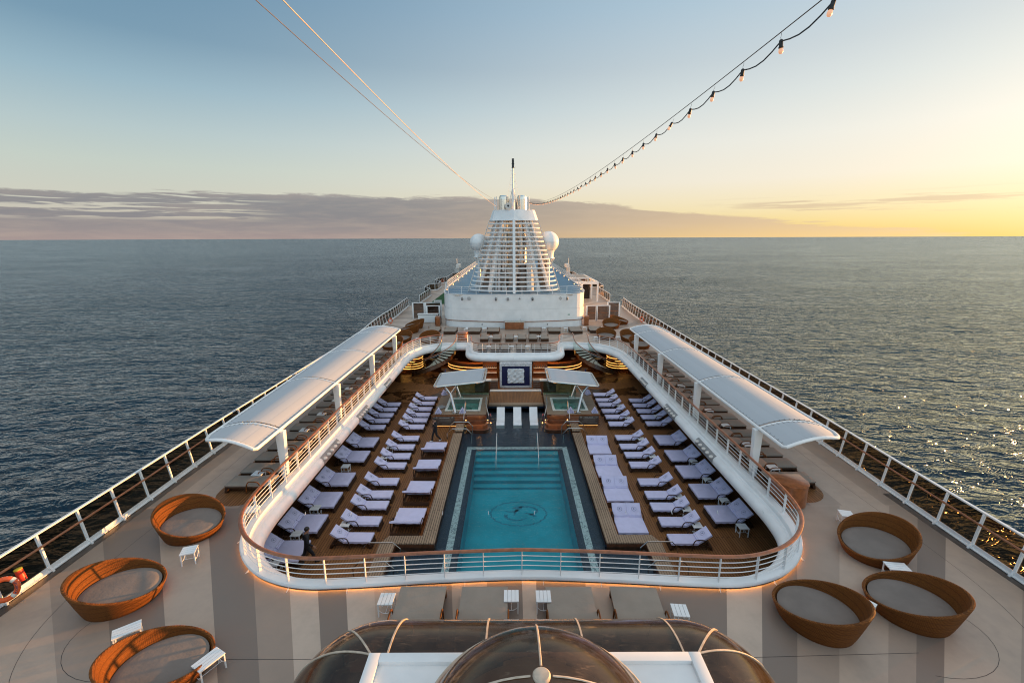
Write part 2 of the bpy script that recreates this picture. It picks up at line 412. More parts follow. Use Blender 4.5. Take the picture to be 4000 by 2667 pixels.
def seamat():
    m, nt, b = newmat('sea_surface'); co = worldpos(nt)
    b.inputs['Base Color'].default_value = (.003,.026,.050,1); b.inputs['Roughness'].default_value = .10; b.inputs['IOR'].default_value = 1.33
    def height(p):
        h0 = nt.noise(nt.mapping(p, (.014,.034,.1), (0,0,R(22))), 1.0, 1, .5, .4)
        h1 = nt.noise(nt.mapping(p, (.045,.10,.1), (0,0,R(25))), 1.0, 2, .5, .5)
        h2 = nt.noise(nt.mapping(p, (.17,.36,.3), (0,0,R(16))), 1.0, 3, .55, .8)
        h3 = nt.noise(nt.mapping(p, (.75,1.3,1), (0,0,R(-14))), 1.0, 2, .6, .4)
        gust = nt.math('ADD', .55, nt.math('MULTIPLY', nt.noise(nt.mapping(p, (.006,.012,.01)), 1.0, 2, .5), .9))
        return nt.math('MULTIPLY', nt.math('MULTIPLY', gust, .68), nt.math('ADD', nt.math('ADD', nt.math('MULTIPLY', h0, 9.0), nt.math('MULTIPLY', h1, 6.0)), nt.math('ADD', nt.math('MULTIPLY', h2, 3.9), nt.math('MULTIPLY', h3, .5))))
    def off(v):
        n = nt.n.new('ShaderNodeVectorMath'); n.operation = 'ADD'; nt.link(co, n.inputs[0]); n.inputs[1].default_value = v; return n.outputs[0]
    e_ = .12; h0 = height(co); hx = height(off((e_,0,0))); hy = height(off((0,e_,0)))
    ln = nt.n.new('ShaderNodeVectorMath'); ln.operation = 'LENGTH'; nt.link(co, ln.inputs[0])
    calm = nt.math('SUBTRACT', 1.05, nt.math('MULTIPLY', nt.sstep(nt.math('LOGARITHM', ln.outputs['Value'], 10), 2.0, 3.4), .48))   # far waves hide one another: only their gentler tops show
    k_ = nt.math('DIVIDE', calm, e_)
    cb = nt.n.new('ShaderNodeCombineXYZ'); nt.link(nt.math('MULTIPLY', nt.math('SUBTRACT', h0, hx), k_), cb.inputs[0]); nt.link(nt.math('MULTIPLY', nt.math('SUBTRACT', h0, hy), k_), cb.inputs[1]); cb.inputs[2].default_value = 1.0
    nv = nt.n.new('ShaderNodeVectorMath'); nv.operation = 'NORMALIZE'; nt.link(cb.outputs[0], nv.inputs[0]); n3 = nv.outputs[0]
    # rough open water: reflectance at grazing angles stays well under 1 because wave faces tilt and hide one another
    nt.n.remove(b); out = nt.n['Material Output']
    df = nt.new('ShaderNodeBsdfDiffuse'); df.inputs['Color'].default_value = (.003,.020,.036,1); nt.link(n3, df.inputs['Normal'])
    gl = nt.new('ShaderNodeBsdfGlossy'); gl.inputs['Roughness'].default_value = .17; gl.inputs['Color'].default_value = (.86,.95,1,1); nt.link(n3, gl.inputs['Normal'])
    lw = nt.new('ShaderNodeLayerWeight'); lw.inputs['Blend'].default_value = .5; nt.link(n3, lw.inputs['Normal'])
    F = nt.math('ADD', .02, nt.math('MULTIPLY', nt.math('POWER', lw.outputs['Facing'], 5.6), 1.1))
    mx = nt.new('ShaderNodeMixShader'); nt.link(F, mx.inputs[0]); nt.link(df.outputs[0], mx.inputs[1]); nt.link(gl.outputs[0], mx.inputs[2]); nt.link(mx.outputs[0], out.inputs['Surface'])
    return m
M['sea'] = seamat()
# ------------------------------------------------------------------ camera, sun, sky
c_, s_ = math.cos(PITCH), math.sin(PITCH)
fw, rt, up = Vector((0,c_,-s_)), Vector((1,0,0)), Vector((0,s_,c_))
rt2, up2 = (rt - ROLL*up), (up + ROLL*rt)
cam = bpy.data.objects.new('camera', bpy.data.cameras.new('camera')); col.objects.link(cam)
rm = Matrix((rt2, up2, -fw)).transposed().to_4x4(); rm.translation = (0,0,HCAM); cam.matrix_world = rm
cam.data.sensor_width = 36; cam.data.lens = FPX*36/4000; cam.data.clip_start = .1; cam.data.clip_end = 200000
sc.camera = cam
SAZ, SEL = R(69), R(2.7)
sun_dir = Vector((math.sin(SAZ)*math.cos(SEL), math.cos(SAZ)*math.cos(SEL), math.sin(SEL)))
sl = bpy.data.lights.new('sun', 'SUN'); sl.energy = 5.0; sl.angle = R(.55); sl.color = (1.0,.47,.14)
so = bpy.data.objects.new('sun', sl); col.objects.link(so); so.rotation_euler = sun_dir.to_track_quat('Z','Y').to_euler()

w = bpy.data.worlds.new('World'); sc.world = w; w.use_nodes = True
nt = NT(w.node_tree); bg = nt.n['Background']
sky = nt.new('ShaderNodeTexSky', sky_type='NISHITA'); sky.sun_disc = False
sky.sun_elevation = SEL; sky.sun_rotation = SAZ; sky.air_density = 1.0; sky.dust_density = 1.5; sky.ozone_density = 1.5
tc = nt.n.new('ShaderNodeTexCoord'); sep = nt.n.new('ShaderNodeSeparateXYZ'); nt.link(tc.outputs['Generated'], sep.inputs[0])
dx, dy, dz = sep.outputs
az = nt.math('MULTIPLY', nt.math('ARCTAN2', dx, dy), 180/math.pi)
el = nt.math('MULTIPLY', nt.math('ARCSINE', dz), 180/math.pi)
dot = nt.n.new('ShaderNodeVectorMath'); dot.operation = 'DOT_PRODUCT'; nt.link(tc.outputs['Generated'], dot.inputs[0]); dot.inputs[1].default_value = sun_dir
cosaz = nt.math('COSINE', nt.math('MULTIPLY', nt.math('SUBTRACT', az, math.degrees(SAZ)), math.pi/180))
f = nt.sstep(cosaz, -.38, 1.0)
ev = nt.math('DIVIDE', nt.math('MAXIMUM', el, 0), 90)
def E(stops): return [(d/90, lin(*c)) for d, c in stops]
away = nt.ramp(ev, E([(0,(188,170,156)),(4,(206,206,192)),(7,(197,207,198)),(10,(182,200,202)),(14,(154,183,197)),(18,(122,156,178)),(24,(104,142,170)),(34,(104,138,166)),(48,(150,162,174)),(62,(176,180,182)),(90,(188,186,184))]))
near = nt.ramp(ev, E([(0,(250,206,112)),(1.5,(250,222,150)),(3,(250,231,182)),(6,(248,238,218)),(10,(240,238,228)),(14,(222,228,226)),(17.5,(206,216,220)),(23,(184,206,220)),(28,(174,196,210)),(36,(150,174,192)),(48,(160,170,180)),(62,(178,180,182)),(90,(188,186,184))]))
base = nt.mix(f, away, near)
# glow around the low sun
g1 = nt.math('POWER', nt.math('MAXIMUM', dot.outputs['Value'], 0), 13)
g2 = nt.math('POWER', nt.math('MAXIMUM', dot.outputs['Value'], 0), 400)
gl = nt.n.new('ShaderNodeVectorMath'); gl.operation = 'SCALE'; gl.inputs[0].default_value = (1.0,.74,.38)
nt.link(nt.math('ADD', nt.math('MULTIPLY', g1, .55), nt.math('MULTIPLY', g2, 4.0)), gl.inputs['Scale'])
# clouds: a long grey bank low over the horizon, thin streaks towards the sun
cv = nt.n.new('ShaderNodeCombineXYZ'); nt.link(nt.math('MULTIPLY', az, .05), cv.inputs[0]); nt.link(nt.math('MULTIPLY', el, .42), cv.inputs[1])
n1 = nt.noise(cv.outputs[0], 2.6, 9, .66, .4)
n2 = nt.noise(nt.mapping(cv.outputs[0], (.7,2.2,1), loc=(5.3,2.2,0)), 2.0, 7, .62, .4)
topr = nt.ramp(nt.math('DIVIDE', nt.math('ADD', az, 90), 180), [(0,(.40,)*3),(.24,(.40,)*3),(.30,(.46,)*3),(.37,(.485,)*3),(.50,(.475,)*3),(.55,(.42,)*3),(.59,(.33,)*3),(.645,(.21,)*3),(.71,(.10,)*3),(.77,(0,0,0))])
top = nt.math('MULTIPLY', topr, 10.0)
edge = nt.math('ADD', top, nt.math('MULTIPLY', nt.math('SUBTRACT', n1, .5), 2.6))
bank = nt.math('MULTIPLY', nt.sstep(nt.math('SUBTRACT', edge, el), -.10, .35), nt.sstep(edge, .2, 1.2))
lo = nt.sstep(el, 3.6, 4.6); gapz = nt.math('MULTIPLY', nt.sstep(el, 1.5, 2.3), nt.math('SUBTRACT', 1.0, nt.sstep(az, -33, -24)))
gap = nt.math('MULTIPLY', nt.sstep(n2, .50, .57), gapz)
bank = nt.math('MULTIPLY', bank, nt.math('SUBTRACT', 1.0, gap))
strz = nt.math('MULTIPLY', nt.sstep(az, 20, 30), nt.math('MULTIPLY', nt.sstep(el, 1.8, 2.6), nt.math('SUBTRACT', 1.0, nt.sstep(el, 3.6, 4.4))))
stk = nt.math('MULTIPLY', nt.math('MULTIPLY', nt.sstep(n2, .50, .60), strz), .7)
cl_away = nt.ramp(nt.math('DIVIDE', nt.math('MAXIMUM', el, 0), 8.0), [(0,lin(164,148,146)),(0.12,lin(150,142,143)),(.3,lin(134,133,138)),(.5,lin(136,136,140)),(.7,lin(160,152,152)),(1,lin(180,170,166))])
cl_near = nt.ramp(nt.math('DIVIDE', nt.math('MAXIMUM', el, 0), 8.0), [(0,lin(250,212,146)),(.2,lin(230,200,160)),(.6,lin(206,186,164)),(1,lin(240,212,170))])
ccol = nt.mix(nt.sstep(cosaz, .02, .95), cl_away, cl_near)
ccol = nt.mix(nt.math('MULTIPLY', nt.sstep(n1, .4, .7), .16), ccol, lin(225,200,175))
skyc = nt.mix(nt.math('MULTIPLY', bank, .93), base, ccol)
skyc = nt.mix(stk, skyc, ccol)
ad = nt.n.new('ShaderNodeVectorMath'); ad.operation = 'ADD'; nt.link(skyc, ad.inputs[0]); nt.link(gl.outputs[0], ad.inputs[1])
nz = nt.n.new('ShaderNodeVectorMath'); nz.operation = 'SCALE'; nt.link(sky.outputs[0], nz.inputs[0]); nz.inputs['Scale'].default_value = .0006
back = nt.math('MULTIPLY', nt.sstep(nt.math('COSINE', nt.math('MULTIPLY', az, math.pi/180)), .25, -.6), 1.25)  # added fill: sky behind the camera and overhead brightened to lift shaded surfaces
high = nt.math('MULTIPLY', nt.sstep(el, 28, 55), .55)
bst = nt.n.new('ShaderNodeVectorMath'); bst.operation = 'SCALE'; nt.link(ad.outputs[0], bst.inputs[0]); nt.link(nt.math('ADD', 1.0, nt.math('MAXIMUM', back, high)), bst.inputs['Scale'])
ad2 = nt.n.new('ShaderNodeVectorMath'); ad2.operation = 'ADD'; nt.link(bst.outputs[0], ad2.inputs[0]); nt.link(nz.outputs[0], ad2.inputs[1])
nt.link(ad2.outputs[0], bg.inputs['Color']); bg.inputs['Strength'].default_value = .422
sc.view_settings.view_transform = 'Standard'; sc.view_settings.look = 'None'; sc.view_settings.exposure = 1.25; sc.view_settings.gamma = 1
sc.cycles.max_bounces = 8; sc.cycles.transparent_max_bounces = 24; sc.cycles.sample_clamp_indirect = 4
sc.cycles.use_denoising = True; sc.cycles.filter_width = 1.1; sc.cycles.caustics_reflective = False; sc.cycles.caustics_refractive = False
def lamp(name, kind, loc, energy, color, size=.3, sy=None, rot=None):
    l = bpy.data.lights.new(name, kind); l.energy = energy; l.color = color
    if kind == 'AREA':
        l.size = size
        if sy: l.shape = 'RECTANGLE'; l.size_y = sy
    else: l.shadow_soft_size = size
    o = bpy.data.objects.new(name, l); col.objects.link(o); o.location = loc
    if rot: o.rotation_euler = rot
    return o

# ------------------------------------------------------------------ sea and decks
SEA = -28.0
struct(MB().add([(-60000,-60000,SEA),(60000,-60000,SEA),(60000,60000,SEA),(-60000,60000,SEA)], [(0,1,2,3)]).build('sea', M['sea']))

def mir(pts): return pts + [(2*X0-x, y) for x, y in reversed(pts) if abs(x-X0) > .01]
# rail line round the pool well, half of it (front centre -> round the corner -> aft), then mirrored
wellA = [(X0,12.95),(-2.5,12.82),(-5.2,12.62),(-6.7,12.58),(-7.85,12.86),(-8.75,13.36),(-9.5,14.1),(-10.02,15.0),(-10.27,16.2),(-10.34,18),(-10.34,24),(-10.34,32),(-10.34,38),(-10.3,41.5),(-10.08,43.4),(-9.55,44.9),(-8.95,45.75),(-8.2,46.4),(-7.4,46.75)]
wellG = [(-6.65,46.95)]
wellB = [(-5.9,47.08),(-5.05,47.1),(-4.5,46.75),(-4.22,45.9),(-4.12,44.7),(-3.98,43.6),(-3.45,42.86),(-2.5,42.64),(X0,42.6)]
half = wellA + wellG + wellB
loop = half[:-1] + [half[-1]] + [(2*X0-x, y) for x, y in reversed(half[1:-1])]
loopc = [(p.x, p.y) for p in catmull([(x,y,0) for x,y in loop], 4, True)]
def norm_in(P):
    n = len(P); out = []
    for i in range(n):
        a = Vector(P[i-1]); b = Vector(P[(i+1) % n]); t = (b-a).normalized()
        out.append(Vector((-t.y, t.x)))
    ar = sum(P[i-1][0]*P[i][1]-P[i][0]*P[i-1][1] for i in range(n))
    if ar < 0: out = [-v for v in out]
    return out
NIN = norm_in(loopc)
def offloop(s): return [(p[0]+n.x*s, p[1]+n.y*s) for p, n in zip(loopc, NIN)]

portx = catmull([(-16.2,-14,0),(-16.0,4,0),(-15.85,10,0),(-15.75,16,0),(-15.8,22,0),(-15.75,32,0),(-15.75,44,0),(-16.3,52,0),(-16.65,58,0),(-16.65,64,0),(-16.95,70,0),(-17.2,75.3,0)], 4)
starx = catmull([(17.0,-14,0),(16.7,4,0),(16.62,12,0),(16.72,18,0),(16.9,24,0),(17.0,34,0),(17.15,46,0),(17.35,54,0),(17.5,61,0),(17.65,67,0),(18.1,74,0)], 4)
aftp = [(-15.95,78.4),(-15.95,89.6),(-17.7,91.8),(-17.7,98.3),(-16.1,98.3),(-16.3,105.3),(-18.1,106.8),(-18.1,113),(-16.6,115.2),(-16.55,130.4),(-14.4,130.8)]
afts = [(17.2,79.6),(17.25,91),(19.0,94),(19.2,102.4),(17.6,102.6),(17.7,108),(19.3,110),(19.3,115.5),(17.8,117.4),(17.8,133.6),(15.9,133.7)]
outer = [(p.x-.25,p.y) for p in portx] + aftp + [(-13,150),(13.5,150)] + afts[::-1] + [(p.x+.25,p.y) for p in starx[::-1]]
hole = offloop(-.1)
struct(MB().flat(outer, [hole], UP).build('upper_deck', M['deck']))
struct(MB().flat(outer, [offloop(.1)], UP-.62, up=False).build('deckhead', M['ceil']))
hb = MB(); n = len(outer)
for i in range(n):
    a, b = outer[i], outer[(i+1) % n]
    hb.add([(a[0],a[1],SEA-2),(b[0],b[1],SEA-2),(b[0],b[1],UP-.003),(a[0],a[1],UP-.003)], [(0,1,2,3)])
struct(hb.build('ship_hull', M['hull']))
def strip(x0, x1, y0, y1, yc):
    c = (x0+x1)/2; r = abs(x1-x0)/2
    return [(x0,y1),(x0,yc)]+[(c-r*math.cos(R(a)), yc-(yc-y0)*math.sin(R(a))) for a in range(15,180,15)]+[(x1,yc),(x1,y1)]
struct(MB().flat(strip(-13.1,-10.75,17.2,43.2,18.4), [], UP+.006).flat(strip(11.45,13.75,17.3,43.2,18.5), [], UP+.006).build('teak_deck_strip', M['teakdeck']))
# thin joints cut into the deck coating
jb = MB()
def joint(pts, wd=.011):
    for a, b in zip(pts, pts[1:]):
        d = Vector((b[0]-a[0], b[1]-a[1])).normalized(); nn = Vector((-d.y, d.x))*wd/2
        jb.add([(a[0]-nn.x,a[1]-nn.y,UP+.004),(b[0]-nn.x,b[1]-nn.y,UP+.004),(b[0]+nn.x,b[1]+nn.y,UP+.004),(a[0]+nn.x,a[1]+nn.y,UP+.004)], [(0,1,2,3)])
jl = [(p.x,p.y) for p in catmull([(-14.2,26,0),(-14.0,20,0),(-14.1,15,0),(-14.0,12.2,0),(-13.4,10.2,0),(-12.2,8.9,0),(-10,8.6,0)], 6)]
joint(jl); joint([(2*X0+.4-x,y) for x, y in jl])
joint([(-9.6,10.05),(-5.3,10.02)]); joint([(5.9,10.02),(11.0,10.15)])
el_ = [(-10.6+1.9*math.cos(R(a)), 10.9+1.5*math.sin(R(a))) for a in range(110, 300, 10)]; joint(el_); joint([(2*X0-x+.3,y) for x, y in el_])
struct(jb.build('deck_joints', M['gutter']))

# pool deck (teak) with the pool cut out
pool_edge = [(-3.6,35.3),(-3.6,31.2),(-3.62,18.2),(-5.5,18.2),(-5.5,13.6),(6.1,13.6),(6.1,18.2),(4.22,18.2),(4.2,31.2),(4.2,35.3)]
struct(MB().flat([(-14.5,12.2),(15.1,12.2),(15.1,58),(-14.5,58)], [pool_edge], 0).build('pool_deck', M['teakdeck']))
wb = MB(); wb.box(-14.7,-14.5,12,58.2,-.05,2.37); wb.box(15.1,15.3,12,58.2,-.05,2.37); wb.box(-14.7,15.3,58,58.2,-.05,2.37); wb.box(-14.7,15.3,12,12.2,-.05,2.37)
struct(wb.build('pool_deck_wall', M['darkwood']))

# ------------------------------------------------------------------ pool
pool = thing('swimming_pool', 'turquoise tiled swimming pool with marble band and emblem on its floor', 'pool', (X0,23,0))
def pp(mb, name, m, **k):
    o = mb.build(name, m, **k); o.parent = pool; o.matrix_parent_inverse = Matrix.Translation((-X0,-23,0)); return o
SH = -.02
b = MB()
tl, tr_, tn, tf = -2.45, 3.05, 16.6, 28.35
b.flat(pool_edge, [[(tl,tn),(tr_,tn),(tr_,tf),(tl,tf)]], SH)
for i in range(len(pool_edge)):
    p, q = pool_edge[i], pool_edge[(i+1) % len(pool_edge)]
    b.add([(p[0],p[1],SH),(q[0],q[1],SH),(q[0],q[1],.35),(p[0],p[1],.35)], [(0,1,2,3)])
pp(b, 'shelf', M['tile'])
b = MB(); D = -1.25; y0 = tf
b.add([(tl,tn,D),(tr_,tn,D),(tr_,tf-6*.46,D),(tl,tf-6*.46,D)], [(0,1,2,3)])
b.add([(tl,tn,D),(tl,tn,SH),(tr_,tn,SH),(tr_,tn,D)], [(0,1,2,3)])
for x in (tl, tr_): b.add([(x,tn,D),(x,tf,D),(x,tf,SH),(x,tn,SH)], [(0,1,2,3)])
for k in range(6):
    za = SH-(k+.35)*.205; ya = tf-k*.46
    b.add([(tl,ya,za),(tr_,ya,za),(tr_,ya-.46,za),(tl,ya-.46,za)], [(0,1,2,3)])
    b.add([(tl,ya,SH if k == 0 else za+.205),(tr_,ya,SH if k == 0 else za+.205),(tr_,ya,za),(tl,ya,za)], [(0,1,2,3)])
b.add([(tl,tf-6*.46,za),(tr_,tf-6*.46,za),(tr_,tf-6*.46,D),(tl,tf-6*.46,D)], [(0,1,2,3)])
pp(b, 'basin', M['teal'])
b = MB()
for x in (-3.1, 3.4): b.box(x,x+.33,16.7,28.56,SH-.01,SH+.005)
b.box(-3.1,3.73,28.57,28.93,SH-.01,SH+.005)
pp(b, 'marble_band', M['marble'])
b = MB()   # emblem ring and its ornate letter, laid in mosaic
ec = Vector((.33, 23.05)); zz = D+.006
def arcstrip(cx, cy, rx, ry, a0, a1, w0, w1=None, n=40, wob=.04):
    w1 = w0 if w1 is None else w1; P = []
    for i in range(n+1):
        a = R(a0+(a1-a0)*i/n); wd = w0+(w1-w0)*i/n; k = 1+wob*math.sin(i*2.7)*.5+wob*math.sin(i*1.3)*.5
        P.append(((cx+math.cos(a)*(rx*k-wd/2), cy+math.sin(a)*(ry*k-wd/2)), (cx+math.cos(a)*(rx*k+wd/2), cy+math.sin(a)*(ry*k+wd/2))))
    for (p, q), (r_, s) in zip(P, P[1:]): b.add([(*p,zz),(*q,zz),(*s,zz),(*r_,zz)], [(0,1,2,3)])
arcstrip(ec.x, ec.y, 1.58, 1.14, 0, 360, .09, n=90)
arcstrip(ec.x+.35, ec.y+.25, .72, .42, -70, 150, .12, .2)
arcstrip(ec.x-.1, ec.y-.25, .62, .40, 160, 330, .22, .08)
arcstrip(ec.x-.45, ec.y+.5, .5, .35, 220, 330, .05, .2)
arcstrip(ec.x+.1, ec.y-.5, .9, .55, 20, 75, .2, .06)
arcstrip(ec.x+.25, ec.y-.35, .5, .9, 95, 170, .26, .1)
pp(b, 'emblem', M['emblem'])
b = MB(); b.flat([(x,y) for x,y in pool_edge], [], .235); pp(b, 'water', M['poolwater'])
b = MB(); b.box(-3.6,4.2,35.3,35.4,SH,.62); pp(b, 'back_wall', M['tile'])
# teak kerb benches along the pool
bench_l = [(-3.57,18.18),(-3.57,30.22),(-4.22,30.22),(-4.22,18.75),(-5.35,18.75),(-5.35,15.0),(-6.02,15.0),(-6.02,18.75),(-5.55,18.18)]
bench_l = [(-3.57,18.18),(-3.57,30.22),(-4.22,30.22),(-4.22,18.76),(-5.78,18.76),(-6.08,18.2),(-6.02,15.0),(-5.38,15.0),(-5.36,18.18)]
def bench(poly, name, label):
    o = thing(name, label, 'bench', (poly[0][0],poly[0][1],0))
    base = MB().prism([(x*.985+.015*sum(p[0] for p in poly)/len(poly), y) for x,y in poly], -.02, .38).build('base', M['darkwood'], None)
    topo = MB().prism(poly, .38, .45).build('top', M['teakgrey'], None, bevel=.012)
    for c in (base, topo): c.parent = o; c.matrix_parent_inverse = Matrix.Translation((-poly[0][0],-poly[0][1],0))
    return o
bench(bench_l, 'pool_bench', 'weathered teak kerb bench along the pool on the darker-sea side')
bench([(2*X0-x+.1,y) for x,y in bench_l][::-1], 'pool_bench', 'weathered teak kerb bench along the pool on the sunset side')
def bench2(x0, x1, lab):
    o = thing('step_bench', lab, 'bench', ((x0+x1)/2,31,0))
    q = MB().box(x0,x1,30.45,31.75,.43,.52).build('top', M['teakgrey'], o, bevel=.01); q.matrix_parent_inverse = o.matrix_world.inverted(); q.location = (-(x0+x1)/2,-31,0)
    q = MB().box(x0+.08,x1-.08,30.5,31.7,-.02,.43).build('base', M['darkwood'], o); q.location = (-(x0+x1)/2,-31,0)
bench2(-4.15,-3.55,'short teak bench by the spa steps on the darker-sea side'); bench2(4.3,4.9,'short teak bench by the spa steps on the sunset side')
# warm light strips glowing under the outer edge of the benches
for sx, lab in ((-1,'darker-sea'),(1,'sunset')):
    xx = -4.24 if sx < 0 else 4.94
    tag(MB().box(xx-.03 if sx < 0 else xx, xx if sx < 0 else xx+.03, 19.0,30.1,.06,.10).build('light_strip', M['led2']), 'thin warm light strip at the foot of the bench on the %s side' % lab, 'light strip', 'floor light strips')

def steel_rail(pts, label, r=.025, group='stainless pool handrails'):
    return tag(MB().tube(catmull(pts, 1), r, 8).build('handrail', M['steel'], smooth=True), label, 'handrail', group)
for y, nm in ((29.25,'front'),(30.45,'rear')):
    steel_rail([(-4.5,y,0),(-4.5,y,.85),(-4.15,y,1.2),(-3.15,y,1.2),(-2.85,y,.85),(-2.85,y,-.02)], '%s steel hoop over the far bench end, darker-sea side' % nm)
    steel_rail([(5.15,y,0),(5.15,y,.85),(4.8,y,1.2),(3.85,y,1.2),(3.55,y,.85),(3.55,y,-.02)], '%s steel hoop over the far bench end, sunset side' % nm)
for y, nm in ((17.3,'farther'),(16.1,'closer')):
    steel_rail([(-6.55,y,0),(-6.55,y,.85),(-6.25,y,1.15),(-5.2,y,1.15),(-4.9,y,.85),(-4.9,y,-.02)], '%s steel hoop over the front bench corner, darker-sea side' % nm)
    steel_rail([(7.2,y,0),(7.2,y,.85),(6.9,y,1.15),(5.85,y,1.15),(5.55,y,.85),(5.55,y,-.02)], '%s steel hoop over the front bench corner, sunset side' % nm)
for x, nm in ((-1.05,'darker-sea side'),(1.68,'sunset side')):
    steel_rail([(x,28.9,SH),(x,28.9,1.05),(x,28.55,1.15),(x,26.7,.2),(x,26.3,-.3)], 'sloping steel rail down the pool steps, %s' % nm, .03)
for x, nm in ((-.85,'darker-sea side'),(1.15,'sunset side')):
    steel_rail([(x-.32,15.2,-.02),(x-.32,15.2,.5),(x-.2,15.1,.62),(x+.2,15.1,.62),(x+.32,15.2,.5),(x+.32,15.2,-.02)], 'low steel ladder grip at the front pool edge, %s' % nm, .025)

# teak platform and marble plinth behind the shallow end
pl = thing('teak_platform', 'raised teak platform between the two spas', 'platform', (X0,36,0))
q = MB().box(-1.95,2.55,35.4,38.6,.58,.64).build('top', M['teakdeck'], pl); q.location = (-X0,-36,0)
q = MB().box(-1.95,2.55,35.25,35.75,.52,.665).build('step', M['teakgreyx'], pl, bevel=.01); q.location = (-X0,-36,0)
q = MB().box(-1.9,2.5,35.42,38.5,-.02,.57).build('base', M['tile'], pl); q.location = (-X0,-36,0)
tag(MB().box(-2.0,2.6,38.62,39.05,-.02,.70).build('marble_plinth', M['white2'], bevel=.01), 'long pale marble plinth behind the teak platform', 'plinth')
def wpart(mb, name, m, root, **k):
    """a part whose vertices are given in ship coordinates"""
    l = Vector((0,0,0)); r = root
    while r is not None: l += r.location; r = r.parent
    mb.v = [(v[0]-l.x, v[1]-l.y, v[2]-l.z) for v in mb.v]
    return mb.build(name, m, root, **k)

# ------------------------------------------------------------------ coaming round the well
PROF = [(-.03,UP-.01),(-.03,UP+.085),(-.15,UP+.10),(-.15,UP+.15),(-.12,UP+.19),(.16,UP+.19),(.19,UP+.16),(.21,UP+.02),(.27,UP-.02)]
PROF += [(.31+.27*math.sin(R(a)), UP-.33+.29*math.cos(R(a))) for a in range(-5,176,18)]
PROF += [(.26,UP-.64),(-.2,UP-.66)]
LP = [Vector(p) for p in loopc]
co_ = thing('well_coaming', 'smooth white rounded coaming running round the whole pool well', 'coaming', (X0,12.95,UP))
b = MB(); n = len(LP); m_ = len(PROF)
for i in range(n):
    for s, z in PROF: b.v.append((LP[i].x+NIN[i].x*s, LP[i].y+NIN[i].y*s, z))
for i in range(n):
    j = (i+1) % n
    for k in range(m_-1):
        b.f.append((i*m_+k, i*m_+k+1, j*m_+k+1, j*m_+k)[::-1]); b.m.append(0)
wpart(b, 'body', M['white'], co_, smooth=True, angle=40)
# grey speaker grilles let into the tube, and the strip light under the outer lip
for sx in (-1, 1):
    for ya, yb in ((21.6,23.9),(27.2,29.3),(33.6,35.4)):
        xs = X0-10.64+.31 if sx < 0 else X0+10.64-.31
        g = MB(); k_ = 10
        def gf(u, v): 
            a = R(15+95*v); return (xs-sx*.285*math.sin(a)*1.0, ya+(yb-ya)*u, UP-.33+.30*math.cos(a))
        g.grid(gf, 12, 8, flip=(sx < 0))
        gp = wpart(g, 'speaker_grille', M['grey'], co_, smooth=True)
        d = MB()
        for q in range(5):
            y_ = ya+(yb-ya)*(q+.5)/5; a = R(58)
            c = Vector((xs-sx*.29*math.sin(a), y_, UP-.33+.30*math.cos(a)))
            d.ball(c, .13, 12, 6, sq=(1,1,.6))
        wpart(d, 'speaker_cone', M['white2'], gp, smooth=True).parent = gp
b = MB()
for i in range(n):
    j = (i+1) % n
    if min(LP[i].y, LP[j].y) < 16.5:
        P = []
        for k in (i, j):
            for s, z in ((-.034,UP+.02),(-.034,UP+.07)): P.append((LP[k].x+NIN[k].x*s, LP[k].y+NIN[k].y*s, z))
        b.add(P, [(0,2,3,1)])
wpart(b, 'light_strip', M['led3'], co_)
b = MB()
for p, t in resample([(v.x,v.y,0) for v in LP if v.y < 17], 1.9):
    nn = Vector((-t.y, t.x, 0)); 
    if (Vector((X0,27,0))-p).dot(nn) > 0: nn = -nn
    a = p+nn*.15; a.z = UP+.1
    b.add([a-t*.006, a+t*.006, a+t*.006+Vector((nn.x*.12,nn.y*.12,-.1)), a-t*.006+Vector((nn.x*.12,nn.y*.12,-.1)), a-t*.006+Vector((0,0,-.1)), a+t*.006+Vector((0,0,-.1))], [(0,1,2,3),(0,3,4),(1,5,2),(3,2,5,4)])
wpart(b, 'fin', M['white'], co_)

# ------------------------------------------------------------------ rail round the well
def well_rail(path, label, z=UP+.19, h=.92, ends=(True, True)):
    root = thing('well_rail', label, 'railing', (path[0].x, path[0].y, z))
    P = [Vector((p.x, p.y, z)) for p in path]
    S = resample(P, 1.27)
    pm = MB().box(-.012,.012,-.045,.045,0,h-.02).mesh('rail_post', M['white'])
    for p, t in S:
        o = bpy.data.objects.new('post', pm); col.objects.link(o); o.parent = root
        o.location = p-Vector(root.location); o.rotation_euler = (0,0,math.atan2(t.y,t.x))
    F = resample(P, .3); b = MB()
    for zz in (.16,.34,.52,.70): b.tube([p+Vector((0,0,zz)) for p, t in F], .014, 6)
    wpart(b, 'bars', M['white'], root, smooth=True)
    b = MB().tube([p+Vector((0,0,h)) for p, t in F], .075, 10, rz=.04)
    wpart(b, 'handrail', M['wood'], root, smooth=True)
    return root
hp = catmull([(x,y,0) for x,y in wellA], 6)
mh = [Vector((2*X0-p.x, p.y, 0)) for p in hp]
well_rail(list(reversed(hp)) + mh[1:], 'white horseshoe railing with varnished teak handrail round the pool well')
bp_ = catmull([(x,y,0) for x,y in wellB], 6); mb_ = [Vector((2*X0-p.x,p.y,0)) for p in bp_]
well_rail(bp_ + mb_[::-1][1:], 'white railing with teak handrail along the curved balcony over the bar')

